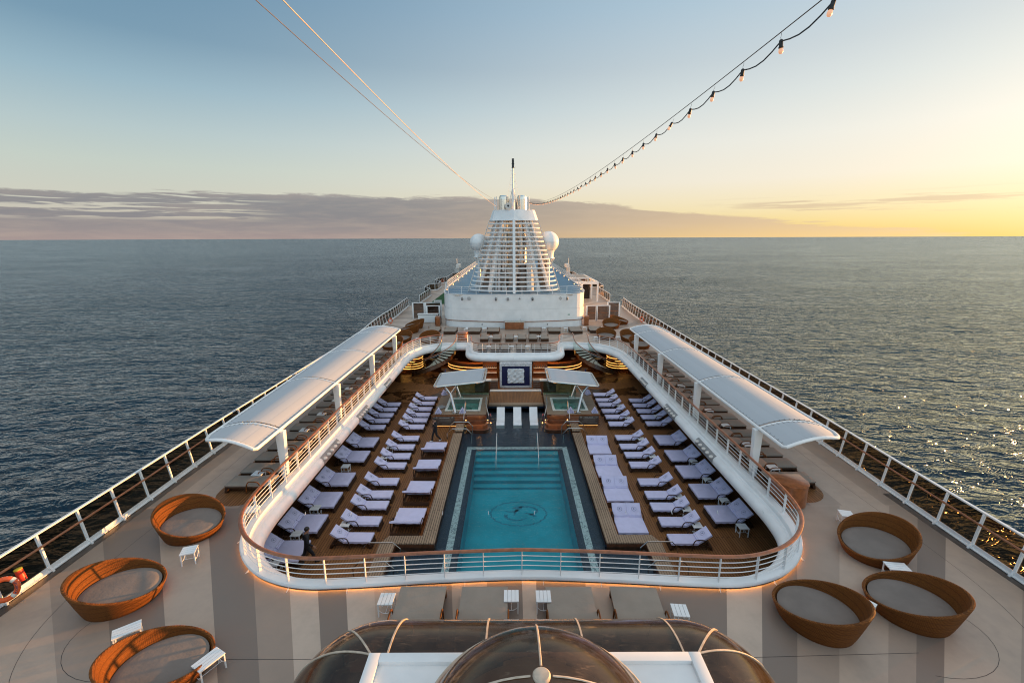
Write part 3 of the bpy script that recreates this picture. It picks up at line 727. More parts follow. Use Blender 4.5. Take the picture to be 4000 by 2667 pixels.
# ------------------------------------------------------------------ outer rails with tinted glass
def outer_rail(path, sgn, label, step=1.43, h=1.4, teak=True, name='ship_rail', ymin=4, lean=.17):
    P = [Vector((p[0],p[1],UP)) for p in path]
    S = resample(P, step)
    S = [q for q in S if q[0].y > ymin]
    root = thing(name, label, 'railing', S[0][0])
    pb = MB()   # inboard is +x local
    side = [(-.03,0),(.20,0),(.20,.04),(.07,.20),(.03,.5),(-lean+.08,h-.03),(-lean-.02,h-.03)]
    t_ = .035
    pb.add([(x,-t_,z) for x,z in side]+[(x,t_,z) for x,z in side], [tuple(range(7))[::-1], tuple(range(7,14))]+[(i,(i+1)%7,7+(i+1)%7,7+i) for i in range(7)])
    if teak: pb.box(-.10,.10,-.02,.02,1.0,1.035)
    pm = pb.mesh('rail_post', M['white'], bevel=.006, seg=1)
    l0 = Vector(S[0][0]); tops, bots, teaks = [], [], []
    for i, (p, t) in enumerate(S):
        inw = Vector((t.y,-t.x,0))*(1 if sgn > 0 else -1)
        o = bpy.data.objects.new('post', pm); col.objects.link(o); o.parent = root; o.location = p-l0
        o.rotation_euler = (0,0,math.atan2(inw.y,inw.x))
        tops.append(p-inw*(lean-.02)+Vector((0,0,h))); bots.append(p+inw*.03+Vector((0,0,.1))); teaks.append(p+inw*.13+Vector((0,0,1.06)))
        if i:
            a, b_ = bots[i-1], bots[i]; c, d = tops[i], tops[i-1]; dd = (b_-a).normalized()*.06
            g = MB().add([a+dd+Vector((0,0,.1)), b_-dd+Vector((0,0,.1)), c-dd-Vector((0,0,.03)), d+dd-Vector((0,0,.03))], [(0,1,2,3)])
            wpart(g, 'glass_pane', M['tint'], root)
    b = MB()
    for i in range(len(tops)-1): b.beam(tops[i], tops[i+1], .10, .05)
    wpart(b, 'top_rail', M['white'], root)
    b = MB()
    for i in range(len(tops)-1):
        b.beam(bots[i], bots[i+1], .06, .2); b.beam(bots[i]-Vector((0,0,.06)), bots[i+1]-Vector((0,0,.06)), .22, .03)
    wpart(b, 'kick_rail', M['white'], root)
    if teak:
        b = MB().tube(teaks, .04, 8); wpart(b, 'handrail', M['wood'], root, smooth=True)
    return root
outer_rail([(p.x,p.y) for p in portx], 1, 'long white ship rail with bronze glass and teak handrail, darker-sea side')
outer_rail([(p.x,p.y) for p in starx], -1, 'long white ship rail with bronze glass and teak handrail, sunset side')
outer_rail(aftp, 1, 'zigzag white rail round the far deck bays on the darker-sea side', step=1.8, teak=False, name='bay_rail', lean=.02)
outer_rail(afts, -1, 'zigzag white rail round the far deck bays on the sunset side', step=1.8, teak=False, name='bay_rail', lean=.02)
struct(MB().box(-15.72,-15.35,5,46,UP+.004,UP+.008).box(16.25,16.62,5,18,UP+.004,UP+.008).build('deck_gutter', M['darksteel']))

# ------------------------------------------------------------------ shade canopies
def fabric(name, c):
    m, nt, b = newmat(name); co = worldpos(nt)
    sx = nt.n.new('ShaderNodeSeparateXYZ'); nt.link(co, sx.inputs[0])
    st = nt.math('FLOOR', nt.math('MULTIPLY', sx.outputs[0], 2.1))
    wn = nt.new('ShaderNodeTexWhiteNoise', noise_dimensions='1D'); nt.link(st, wn.inputs['W'])
    k = nt.math('ADD', nt.math('MULTIPLY', wn.outputs['Value'], .6), nt.math('MULTIPLY', nt.noise(co, .8, 4), .5))
    nt.link(nt.mix(k, tuple(x*.90 for x in c), c), b.inputs['Base Color']); b.inputs['Roughness'].default_value = .75
    fr = nt.math('FRACT', nt.math('MULTIPLY', sx.outputs[0], 2.1))
    nt.link(nt.bump(nt.math('ADD', nt.sstep(fr, 0, .06), nt.math('MULTIPLY', nt.noise(co, 2.3, 3), .8)), .25, .02), b.inputs['Normal'])
    return m
M['fabric'] = fabric('awning_fabric', (.44,.465,.49))
def canopy(sgn, xi, label):
    """xi: inner (well side) edge; the roof reaches outboard over the loungers"""
    ys = [19.6, 26.5, 33.6, 40.5]; y0, y1 = 17.75, 43.0
    root = thing('shade_canopy', label, 'canopy', (xi, y0, UP))
    def pt(u, y, dz=0):
        wd = (2.72 if sgn < 0 else 2.98) + (.75 if sgn < 0 else .10)*(y-19)/22
        x = xi + sgn*wd*u
        return Vector((x, y, UP+2.42 + .30*math.sin(math.pi*min(1,max(0,u)))**.9 + .08*u + dz))
    def ye(u): return 17.5+.25*u+.35*u*u+.75*max(0,(u-.80)/.20)**2.2
    def xr(y): return 1-.12*((y-40.5)/(y1-40.5))**2 if y > 40.5 else 1
    bays = [(17.6,19.45),(19.75,26.35),(26.65,33.45),(33.75,40.35),(40.65,y1-.1)]
    for a, c in bays:
        b = MB()
        N = 8 if c-a > 3 else 10
        def ff(u, v):
            a_ = ye(.035+.93*u)+.10 if a < 18 else a; y = a_+(c-a_)*v; return pt(.035+(xr(y)-.07)*u, y, .0)
        b.grid(ff, 12, N, flip=(sgn < 0))
        o = MB(); o.v = b.v+[(p[0],p[1],p[2]-.02) for p in b.v]; nn = len(b.v); o.f = b.f+[tuple(i+nn for i in f[::-1]) for f in b.f]; o.m = [0]*len(o.f)
        fp = wpart(o, 'fabric_panel', M['fabric'], root, smooth=True, angle=60)
        l = MB()                     # lacing that ties the panel to the frame
        k_ = int((c-a)/.30)
        for i in range(k_+1):
            y = a+(c-a)*i/max(1,k_)
            l.beam(pt(.02,y,.0), pt(.05,y,.015), .022, .014)
            if y > ye(1): l.beam(pt(xr(y)-.05,y,.015), pt(xr(y)-.02,y,0), .022, .014)
        for i in range(1,12):
            for yy, e in ((a,1),(c,-1)):
                uu = .035+(xr(yy)-.07)*i/12; q = pt(uu, ye(uu)+.1 if yy < 18 else yy); l.beam(q+Vector((0,-.10*e,0)), q+Vector((.02,.05*e,.012)), .022, .014)
        wpart(l, 'canopy_lacing', M['grey'], fp).parent = fp
    b = MB()
    edge = [pt(0,y) for y in (18.0,18.6,19.6,23,26.5,30,33.6,37,40.5,y1-.2)]+[pt(u,y1) for u in (.03,.2,.4,.6,.75,.85)]
    edge += [pt(xr(y),y) for y in (42.6,41.8,40.5,37,33.6,30,26.5,23,20.5,19.6,19.1)]
    edge += [pt(u,ye(u)) for u in (1,.97,.92,.86,.78,.68,.55,.42,.3,.18,.08,.03)]+[pt(.0,17.62)]
    b.tube(edge, .075, 10, closed=True)
    wpart(b, 'edge_tube', M['white'], root, smooth=True)
    for y in ys:
        b = MB().tube([pt(u*xr(y), y, -.05) for u in [k/10 for k in range(11)]], .07, 8)
        wpart(b, 'rib', M['white'], root, smooth=True)
        b = MB(); x = xi
        s0, s1 = .13, .20
        b.add([(x-s0,y-.12,UP),(x+s0,y-.12,UP),(x+s0,y+.12,UP),(x-s0,y+.12,UP),(x-s1,y-.14,UP+2.36),(x+s1,y-.14,UP+2.36),(x+s1,y+.14,UP+2.36),(x-s1,y+.14,UP+2.36)],
              [(0,3,2,1),(4,5,6,7),(0,1,5,4),(1,2,6,5),(2,3,7,6),(3,0,4,7)])
        wpart(b, 'post', M['white'], root, bevel=.02)
canopy(-1, -10.72, 'long white awning over beige loungers, glowing pink, on the darker-sea side')
canopy(1, 11.35, 'long pale blue-white awning over beige loungers on the sunset side')
# ------------------------------------------------------------------ loungers
def text_mesh(txt, size, ext=.002, name='lettering', m=None):
    cu = bpy.data.curves.new('t', 'FONT'); cu.body = txt; cu.size = size; cu.extrude = ext; cu.align_x = 'CENTER'; cu.align_y = 'CENTER'; cu.resolution_u = 2
    o = bpy.data.objects.new('t', cu); col.objects.link(o)
    dg = bpy.context.evaluated_depsgraph_get()
    me = bpy.data.meshes.new_from_object(o.evaluated_get(dg)); me.name = name
    bpy.data.objects.remove(o); bpy.data.curves.remove(cu)
    me.materials.clear(); me.materials.append(m); return me
logo_me = None
def logo_mesh():
    global logo_me
    if logo_me: return logo_me
    t = text_mesh('R', .15, .003, 'logo', M['logo'])
    bm = bmesh.new(); bm.from_mesh(t)
    for v in bm.verts: v.co.x += v.co.y*.25
    n = 32; q = []
    for r in (.100, .111): q.append([bm.verts.new((r*1.12*math.cos(2*math.pi*k/n), r*math.sin(2*math.pi*k/n), .003)) for k in range(n)])
    for k in range(n): bm.faces.new((q[0][k], q[1][k], q[1][(k+1)%n], q[0][(k+1)%n]))
    bm.to_mesh(t); bm.free(); logo_me = t; return t

def softbox(x0, x1, y0, y1, z0, z1, seed=0, nx=10, ny=6, crown=.015, wr=.008, skirt=0):
    """a slightly crumpled cushion"""
    r_ = random.Random(seed); b = MB(); e = .035
    ph = [r_.uniform(0,6) for _ in range(6)]
    def top(u, v):
        x = x0+(x1-x0)*u; y = y0+(y1-y0)*v
        ed = min(1, min(u, 1-u)*(x1-x0)/e/1.6)*min(1, min(v, 1-v)*(y1-y0)/e/1.6)
        z = z1 - e*.9*(1-ed**.5) + crown*math.sin(math.pi*u)*math.sin(math.pi*v) + wr*ed*(math.sin(9*x+ph[0]+3*y)*math.sin(7*y+ph[1])+.6*math.sin(17*x+ph[2])*math.sin(13*y+ph[3]))
        return (x, y, z)
    b.grid(top, nx, ny)
    # sides
    rim = [top(i/nx,0) for i in range(nx+1)]+[top(1,j/ny) for j in range(1,ny+1)]+[top(1-i/nx,1) for i in range(1,nx+1)]+[top(0,1-j/ny) for j in range(1,ny)]
    n = len(rim)
    b.add(rim+[(p[0],p[1],z0-skirt*(.5+.5*math.sin(i*1.7+ph[4]))) for i,p in enumerate(rim)], [(n+i,n+(i+1)%n,(i+1)%n,i) for i in range(n)])
    b.add([(x0,y0,z0),(x1,y0,z0),(x1,y1,z0),(x0,y1,z0)], [(0,3,2,1)])
    return b
def lounger(kind, double=False, flat=False, label='', name=None):
    """foot end at +x, head at -x, hinge at x = 0"""
    W = 1.40 if double else (.68 if kind == 'towel' else .86); h = W/2
    towel = kind == 'towel'
    root = thing(name or ('double_lounger' if double else 'sun_lounger'), label, 'sun lounger')
    f = MB()
    f.add([(1.16,-h,.02),(1.30,-h,.02),(1.22,-h,.34),(1.12,-h,.34),(1.16,h,.02),(1.30,h,.02),(1.22,h,.34),(1.12,h,.34)], [(0,1,2,3),(7,6,5,4),(0,4,5,1),(1,5,6,2),(2,6,7,3),(3,7,4,0)])   # flared foot skirt
    f.add([(-.68,-h,.02),(-.56,-h,.02),(-.54,-h,.20),(-.62,-h,.20),(-.68,h,.02),(-.56,h,.02),(-.54,h,.20),(-.62,h,.20)], [(0,1,2,3),(7,6,5,4),(0,4,5,1),(1,5,6,2),(2,6,7,3),(3,7,4,0)])
    for s in (-1,1):
        f.beam((-.10,s*(h-.03),.27),(1.16,s*(h-.03),.28),.06,.14); f.beam((-.60,s*(h-.03),.16),(-.08,s*(h-.03),.24),.055,.09)
    f.beam((-.05,-h+.06,.27),(-.05,h-.06,.27),.05,.08)
    fr = f.build('frame', M['wickerdark'], root, bevel=.012, seg=1)
    f = MB()
    for k in range(5 if not double else 9):
        y = -h+.1+(2*h-.2)*k/(4 if not double else 8)
        f.beam((-.03,y,.30),(-.56,y,.17),.02,.02)
    f.build('slat', M['wickerdark'], fr)
    cm = M['towel'] if towel else M['beige']
    z1 = .43
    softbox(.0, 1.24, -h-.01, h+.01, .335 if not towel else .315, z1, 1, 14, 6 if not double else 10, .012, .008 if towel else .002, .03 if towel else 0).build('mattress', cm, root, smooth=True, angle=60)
    ang = R(4 if flat else 37); n = 2 if double else 1
    for k in range(n):
        ya = -h+k*W/n+(.004 if k else -.008); yb = -h+(k+1)*W/n-(.004 if k < n-1 else -.008)
        s = softbox(-.74, .0, ya, yb, -.01, .095, 5+k, 8, 6, .02, .006 if towel else .002, .012 if towel else 0)
        for i, v in enumerate(s.v):
            x, y, z = v
            s.v[i] = (x*math.cos(ang)+z*math.sin(ang), y, .335-x*math.sin(ang)+z*math.cos(ang))
        bk = s.build('backrest', cm, root, smooth=True, angle=60)
        if towel:
            lg = bpy.data.objects.new('logo', logo_mesh()); col.objects.link(lg); lg.parent = bk
            lg.matrix_local = Matrix.Translation((-.42*math.cos(ang)+.118*math.sin(ang), (ya+yb)/2, .335+.42*math.sin(ang)+.118*math.cos(ang))) @ Matrix.Rotation(ang, 4, 'Y') @ Matrix.Rotation(R(90), 4, 'Z')
            r_ = MB()
            yy0, yy1 = ya+.05, yb-.05
            r_.tube([(-.075,yy0,.475),(-.075,(yy0+yy1)/2,.482),(-.075,yy1,.475)], .05, 10)
            r_.tube([(-.005,yy0+.01,.445),(-.005,yy1-.01,.445)], .035, 8)
            r_.build('towel_roll', cm, root, smooth=True)
    for s in (-1,1):
        y = s*(h+.035)
        a = MB().tube(catmull([(.30,y,.05),(.26,y,.36),(.17,y,.55),(.02,y,.585),(-.18,y,.575),(-.30,y,.50),(-.36,y,.30),(-.36,y,.12)], 3), .024, 7)
        a.build('armrest', M['wicker'] if not towel else M['wickerdark'], root, smooth=True)
    return root
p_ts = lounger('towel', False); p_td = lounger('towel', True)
p_bs = lounger('beige', False, True); p_bd = lounger('beige', True, True)
GL = 'white towel-covered loungers on the pool deck'; GB = 'beige loungers under the awnings'
SIDE = {-1: 'darker-sea', 1: 'sunset'}
# inner rows (singles), outer rows (doubles then singles), pool-edge rows (doubles)
Bl = [19.09,20.38,21.75,22.76,24.12,26.01,27.23,28.55,29.9,31.9,33.15,34.26,35.51,36.78,38.07]
Br = [18.87,20.2,21.47,22.61,23.96,25.97,27.3,28.51,29.91,32.31,33.69,34.96,36.32,37.46,38.87]
for i, y in enumerate(Bl):
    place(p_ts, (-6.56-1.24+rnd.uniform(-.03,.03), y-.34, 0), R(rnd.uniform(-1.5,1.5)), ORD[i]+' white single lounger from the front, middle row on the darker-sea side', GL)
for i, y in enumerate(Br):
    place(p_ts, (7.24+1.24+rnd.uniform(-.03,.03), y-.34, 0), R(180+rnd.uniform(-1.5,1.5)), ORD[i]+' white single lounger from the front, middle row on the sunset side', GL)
for i, y in enumerate([18.5,20.55,22.62,24.75,27.6,29.67]):
    place(p_td, (-9.34-1.24, y-.70, 0), R(rnd.uniform(-1,1)), ORD[i]+' white double lounger from the front, tucked under the coaming, darker-sea side', GL)
for i, y in enumerate([31.83,33.07,34.2,35.42,36.62]):
    place(p_ts, (-9.45-1.24, y-.34, 0), R(rnd.uniform(-1,1)), ORD[i]+' white single lounger past the doubles under the darker-sea side coaming', GL)
for i, y in enumerate([21.21,23.34,25.49,27.53,29.84]):
    place(p_td, (9.96+1.24, y-.70, 0), R(180+rnd.uniform(-1,1)), ORD[i]+' white double lounger from the front, tucked under the coaming, sunset side', GL)
for i, y in enumerate([32.33,33.62,34.85,36.15,37.36]):
    place(p_ts, (10.08+1.24, y-.34, 0), R(180+rnd.uniform(-1,1)), ORD[i]+' white single lounger past the doubles under the sunset side coaming', GL)
for i, y in enumerate([21.07,23.75,26.35,28.86]):
    place(p_td, (-5.18, y-1.24, 0), R(90+rnd.uniform(-1.5,1.5)), ORD[i]+' white double lounger from the front beside the pool bench, darker-sea side, back turned', GL)
for i, y in enumerate([18.98,21.67,24.24,27.1]):
    place(p_td, (5.74, y+1.24, 0), R(-90+rnd.uniform(-1.5,1.5)), ORD[i]+' white double lounger from the front beside the pool bench, sunset side', GL)
# beige loungers under the awnings
Ur = [19.91,21.07,22.29,23.35,24.76,25.81,27.12,28.26,29.5,30.61,32.05,33.2,34.55,35.75,36.95,38.1,39.35,40.45,41.7]
for i, y in enumerate([18.55]+Ur):
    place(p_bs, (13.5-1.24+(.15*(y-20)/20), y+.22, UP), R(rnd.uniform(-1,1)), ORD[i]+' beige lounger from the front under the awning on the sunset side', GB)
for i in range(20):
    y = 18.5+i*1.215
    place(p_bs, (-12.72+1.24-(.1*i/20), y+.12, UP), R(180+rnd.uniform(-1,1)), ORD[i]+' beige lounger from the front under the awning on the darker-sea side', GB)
# four beige doubles behind the glass skylight
for i, x in enumerate([-2.78,-.87,1.72,3.66]):
    place(p_bd, (x, 12.18-1.24-.02*i, UP), R(90+(-3 if i == 3 else 0)), ORD[i]+' beige double lounger along the front railing beside the skylight', 'beige double loungers by the skylight')
# far rows beyond the bar balcony
for i, x in enumerate([-9.3,-7.28,-4.42,-2.2,2.75,5.02,7.54,9.9]):
    place(p_bd, (x, 52.15+1.24+(.35 if i in (0,7) else 0), UP), R(-90+rnd.uniform(-2,2)), ORD[i]+' beige double lounger in the far row before the white deckhouse', 'beige double loungers before the deckhouse')
for i, x in enumerate([-3.0,-1.67,-.27,1.1,2.33,3.52]):
    place(p_bs, (x, 48.08+1.24, UP), R(-90+rnd.uniform(-2,2)), ORD[i]+' beige lounger in the rear row on the bar balcony', 'beige loungers on the bar balcony')
for i, x in enumerate([-2.97,-1.69,-.65,.9,2.42,3.38]):
    place(p_bs, (x, 43.5+1.24, UP), R(-90+rnd.uniform(-2,2)), ORD[i]+' beige lounger in the front row behind the balcony railing', 'beige loungers on the bar balcony')

# ------------------------------------------------------------------ small white side tables
def table(name='side_table', w=.46, d=.46, h=.46):
    root = thing(name, '', 'side table')
    b = MB(); n = 4
    for k in range(n):
        y0_ = -d/2+d*k/n+.006; b.box(-w/2,w/2,y0_,y0_+d/n-.012,h-.03,h)
    b.box(-w/2+.02,w/2-.02,-d/2+.02,d/2-.02,h-.05,h-.031)
    b.build('top', M['white'], root)
    lm = MB().box(-.016,.016,-.016,.016,0,h-.05).mesh('table_leg', M['white'])
    for sx in (-1,1):
        for sy in (-1,1):
            o = bpy.data.objects.new('leg', lm); col.objects.link(o); o.parent = root; o.location = (sx*(w/2-.03), sy*(d/2-.03), 0)
    b = MB()
    for sx in (-1,1):
        P = [(sx*(w/2-.03), (d/2-.03)*math.cos(R(a)), .30-.20*math.sin(R(a))*.9) for a in range(0,181,30)]
        b.tube(P, .009, 5)
    b.tube([(-w/2+.03,0,.12),(w/2-.03,0,.12)], .009, 5)
    b.build('stretcher', M['white'], root)
    return root
tb = table(); tb2 = table('low_table', .64, .40, .46)
GT = 'small white side tables'
def tab(x, y, z, lab, rz=0, proto=None): place(proto or tb, (x,y,z), rz, lab, GT)
for i, y in enumerate([19.75,21.08,23.45,27.9,31.25,32.55,35.0]):
    if i < 3 or i > 2: tab(-8.15, [19.68,22.28,26.6,28.05,32.55,34.9,36.1][i], 0, ORD[i]+' white side table from the front, middle lounger row, darker-sea side', R(rnd.uniform(-4,4)))
for i, y in enumerate([19.5,20.85,22.0,26.65,29.2,33.0,35.65,38.2]):
    tab(8.9, y-.03, 0, ORD[i]+' white side table from the front, middle lounger row, sunset side', R(rnd.uniform(-4,4)))
for i, (x, y) in enumerate([(-10.6,16.95),(-10.55,18.95),(-10.55,21.05),(-10.55,25.45)]):
    tab(x+.35, y, 0, ORD[i]+' white side table from the front between the coaming doubles, darker-sea side')
for i, (x, y) in enumerate([(11.05,19.35),(11.2,21.6),(11.2,23.7),(11.25,25.85),(11.3,33.3)]):
    tab(x, y, 0, ORD[i]+' white side table from the front between the coaming doubles, sunset side')
for i in range(9):
    tab(-11.75-.012*i, 19.18+i*2.43, UP, ORD[i]+' white side table from the front under the awning, darker-sea side', R(rnd.uniform(-3,3)))
for i, y in enumerate([19.55,22.0,24.5,26.85,29.25,31.7,34.25,36.75,39.1]):
    tab(12.25+.02*i, y, UP, ORD[i]+' white side table from the front under the awning, sunset side', R(rnd.uniform(-3,3)))
for i, (x, y, r_) in enumerate([(-3.80,11.62,90),(-.05,11.72,90),(.92,11.70,90),(4.85,11.15,85)]):
    tab(x, y, UP, ORD[i]+' white slatted table beside the beige doubles along the skylight', R(r_))
tab(-11.28,13.85,UP,'white slatted table before the frontmost lit daybed near the well corner',R(20)); tab(-10.45,16.3,UP,'white slatted table between an orange-lit daybed and the railing corner',R(10))
tab(-10.72,10.55,UP,'long low white table between the two closest orange-lit daybeds',R(38),tb2); tab(-7.85,9.62,UP,'long low white table beside the daybed cut by the picture edge',R(62),tb2)
tab(12.62,12.92,UP,'low white table between two brown daybeds near the glass rail',R(-8),tb2); tab(10.38,11.48,UP,'long low white table wedged between the two closest brown daybeds',R(-55),tb2)
tab(13.05,15.85,UP,'white table half hidden behind a brown daybed near the teak cabinet',R(-15))
for i, (x, y) in enumerate([(-12.33,51.78),(-10.19,48.05),(-11.68,46.54),(-5.46,53.35),(-3.31,53.49),(-5.35,53.95)]):
    tab(x, y, UP, ORD[i]+' white table among the far daybeds and doubles, darker-sea side', R(rnd.uniform(-8,8)))
for i, (x, y) in enumerate([(3.82,53.71),(6.46,53.65),(8.77,53.97),(10.97,53.92),(9.15,48.43),(11.6,48.54),(12.64,46.53)]):
    tab(x, y, UP, ORD[i]+' white table among the far daybeds and doubles, sunset side', R(rnd.uniform(-8,8)))
for i, (x, y) in enumerate([(-2.33,48.9),(.42,48.9),(2.93,48.9),(-2.32,44.3),(-.05,44.3),(1.55,44.3)]):
    tab(x, y, UP, ORD[i]+' white table between the loungers on the bar balcony')

# ------------------------------------------------------------------ woven daybeds
def daybed():
    root = thing('daybed', '', 'daybed'); rx, ry, N, K = 1.22, 1.12, 72, 9
    def rim(a): return .70+.37*math.cos(a)            # tall at the back (+x)
    b = MB()
    for k in range(K+1):
        t = k/K
        for i in range(N):
            a = 2*math.pi*i/N; q = .80+.20*t**.85
            b.v.append((rx*q*math.cos(a)-.06*(1-t), ry*q*math.sin(a), rim(a)*t))
    th = .075
    for k in range(3):
        for i in range(N):
            a = 2*math.pi*i/N; dd = (0, th*.5, th)[k]; zz = (.012,.02,.005)[k]
            b.v.append(((rx-dd-.01)*math.cos(a), (ry-dd-.01)*math.sin(a), rim(a)+zz))
    for k in range(6):
        t = 1-(k+1)/6
        for i in range(N):
            a = 2*math.pi*i/N; zb = .25; zz = zb+(rim(a)-zb)*t; q = .80+.20*(zz/rim(a))**.85
            b.v.append(((rx*q-th)*math.cos(a)-.06*(1-zz/rim(a)), (ry*q-th)*math.sin(a), zz))
    rows = K+1+3+6
    for k in range(rows-1):
        for i in range(N):
            j = (i+1) % N; b.f.append((k*N+i, k*N+j, (k+1)*N+j, (k+1)*N+i)); b.m.append(0)
    b.build('basket', M['wicker'], root, smooth=True, angle=80)
    c = MB(); R_ = 10
    def zt(x): return .40+.05*x/rx
    c.v.append((0,0,zt(0)+.02))
    for k in range(1,R_+1):
        t = k/R_
        for i in range(N):
            a = 2*math.pi*i/N; x = (rx-th)*.915*t*math.cos(a)-.035; y = (ry-th)*.915*t*math.sin(a)
            z = zt(x)+.02*(1-t*t)-(.045*max(0,(t-.88)/.12)**2)+.004*math.sin(5*x+3*y)*math.sin(7*y)
            c.v.append((x,y,z))
    for i in range(N): c.f.append((0,1+i,1+(i+1)%N)); c.m.append(0)
    for k in range(R_-1):
        for i in range(N):
            j = (i+1)%N; c.f.append((1+k*N+i,1+(k+1)*N+i,1+(k+1)*N+j,1+k*N+j)); c.m.append(0)
    for i in range(N): 
        q = c.v[1+(R_-1)*N+i]; c.v.append((q[0]*.95-.01,q[1]*.95,q[2]-.12))
    for i in range(N):
        j = (i+1)%N; k = R_-1; c.f.append((1+k*N+i,1+(k+1)*N+i,1+(k+1)*N+j,1+k*N+j)); c.m.append(0)
    c.build('cushion', M['taupe'], root, smooth=True, angle=50)
    return root
db = daybed(); GD = 'round woven daybeds'
for x, y, a, lab in [(-12.42,15.58,160,'orange-lit woven daybed by the railing corner, farthest of the lit three'),(-12.3,12.15,205,'orange-lit woven daybed in the middle of the lit three, opposite the lifebuoy'),(-9.05,9.5,222,'orange-lit woven daybed cut off by the bottom picture edge'),
                     (12.95,14.2,15,'brown woven daybed by the glass rail with its high back towards the sea'),(11.93,11.5,320,'brown woven daybed in the bottom corner, closest to the glass rail'),(8.93,11.2,308,'brown woven daybed next to the skylight, low side facing the well'),
                     (-12.2,56.3,20,'far woven daybed closest to the white buffet box'),(-12.2,53.6,5,'far woven daybed with upright back before the buffet box'),(-12.0,48.6,85,'far woven daybed just beyond the awning end, darker-sea side'),(-8.95,48.4,85,'far woven daybed behind the stair railing, darker-sea side'),(-12.3,45.6,80,'woven daybed half hidden under the darker-sea awning end'),
                     (14.0,58.6,160,'far woven daybed tipped low by the screens, sunset side'),(12.4,55.9,75,'far woven daybed with tall curved back, sunset side'),(10.5,49.7,90,'far woven daybed behind the stair railing, sunset side'),(12.9,48.6,95,'far woven daybed just beyond the awning end, sunset side'),(13.1,45.5,90,'woven daybed half hidden under the sunset awning end')]:
    place(db, (x,y,UP), R(a), lab, GD)

# ------------------------------------------------------------------ teak cabinets
def cabinet(loc, rz, label, wdt=1.25, d=1.2, h=1.02):
    root = thing('towel_cabinet', label, 'cabinet', loc, rz)
    poly = [(-wdt/2,0),(wdt/2,0),(wdt/2,d-wdt*.5)]+[(wdt/2*math.cos(R(a)), d-wdt*.5+wdt/2*math.sin(R(a))) for a in range(10,180,10)]+[(-wdt/2,d-wdt*.5)]
    MB().prism([(x*.94,y*.97+.02) for x,y in poly], .08, h-.04).build('body', M['wood'], root, smooth=True, angle=30)
    MB().prism(poly, h-.04, h).build('top', M['wood'], root, bevel=.01)
    MB().prism([(x*.88,y*.94+.04) for x,y in poly], 0, .08).build('plinth', M['steel'], root, smooth=True, angle=30)
    pb = MB()
    def pf(u, v):
        a = R(70+62*u); return ((wdt/2*.95)*math.cos(a), (d-wdt*.5)*.97+.02+(wdt/2*.935)*math.sin(a)+.008, h*.48+.34*v)
    pb.grid(pf, 6, 1, flip=True); pb.build('name_plate', M['steel'], root, smooth=True)
    return root
cabinet((11.75,17.9,UP), R(180), 'large round-fronted teak cabinet with steel plate behind the well railing')
cabinet((-5.4,49.3,UP), R(180), 'orange-lit teak cabinet by the stair gap on the darker-sea side', 1.15, 1.3)
# ------------------------------------------------------------------ glass skylight near the camera
sk = thing('glass_skylight', 'dusty bronze glass skylight with pale ribs and a round cupola', 'skylight', (.45,5.5,UP))
zc, rr_ = UP, 2.3; ex0, ex1, ey = -3.05, 3.97, 8.03
def ring(a, q):          # a: plan direction 0..1 along the perimeter, q: 0 roof edge .. 1 deck
    h = rr_*math.sin(R(90*q)); z = zc+rr_*math.cos(R(90*q)); return h, z
per = [((ex0,-3.0),(-1,0)),((ex0,1),(-1,0)),((ex0,4),(-1,0)),((ex0,6),(-1,0)),((ex0,ey),(-1,0))]
per += [((ex0,ey),(-math.cos(R(k)),math.sin(R(k)))) for k in range(9,90,9)]
per += [((ex0+(ex1-ex0)*k/8,ey),(0,1)) for k in range(9)]
per += [((ex1,ey),(math.sin(R(k)),math.cos(R(k)))) for k in range(9,90,9)]
per += [((ex1,ey),(1,0)),((ex1,6),(1,0)),((ex1,4),(1,0)),((ex1,1),(1,0)),((ex1,-3.0),(1,0))]
b = MB(); Q = 14
for (p, d) in per:
    for q in range(Q+1):
        h, z = ring(0, q/Q); b.v.append((p[0]+d[0]*h, p[1]+d[1]*h, z))
for i in range(len(per)-1):
    for q in range(Q):
        b.f.append((i*(Q+1)+q, i*(Q+1)+q+1, (i+1)*(Q+1)+q+1, (i+1)*(Q+1)+q)); b.m.append(0)
wpart(b, 'glass_shell', M['dome'], sk, smooth=True, angle=60)
ribs = [((ex0,5.2),(-1,0)),((ex0,ey),(-.97,.25)),((ex0,ey),(-.62,.78)),((ex0+.35,ey),(0,1)),((ex0+2.45,ey),(0,1)),((ex0+4.6,ey),(0,1)),((ex1-.3,ey),(0,1)),((ex1,ey),(.62,.78)),((ex1,ey),(.97,.25)),((ex1,5.2),(1,0))]
for p, d in ribs:
    P = []
    for q in range(17):
        h, z = ring(0, q/16); k = 1.008; P.append(Vector((p[0]+d[0]*h*k, p[1]+d[1]*h*k, zc+(z-zc)*k)))
    rb = MB(); sd = Vector((-d[1], d[0], 0))*.02
    for i, q in enumerate(P):
        rb.v += [tuple(q-sd), tuple(q+sd)]
    for i in range(16): rb.f.append((2*i,2*i+1,2*i+3,2*i+2)); rb.m.append(0)
    for i, q in enumerate(P):
        c = Vector((p[0],p[1],zc)); u = (q-c).normalized()*-.03
        rb.v += [tuple(q-sd+u), tuple(q+sd+u)]
    o = 34
    for i in range(16):
        rb.f += [(2*i,2*i+2,o+2*i+2,o+2*i),(2*i+1,o+2*i+1,o+2*i+3,2*i+3)]; rb.m += [0,0]
    wpart(rb, 'rib', M['tan'], sk, smooth=True, angle=40)
zr = zc+rr_
b = MB().box(ex0,ex1,-3,ey-.02,zr-.25,zr-.04)
wpart(b, 'roof', M['white'], sk)
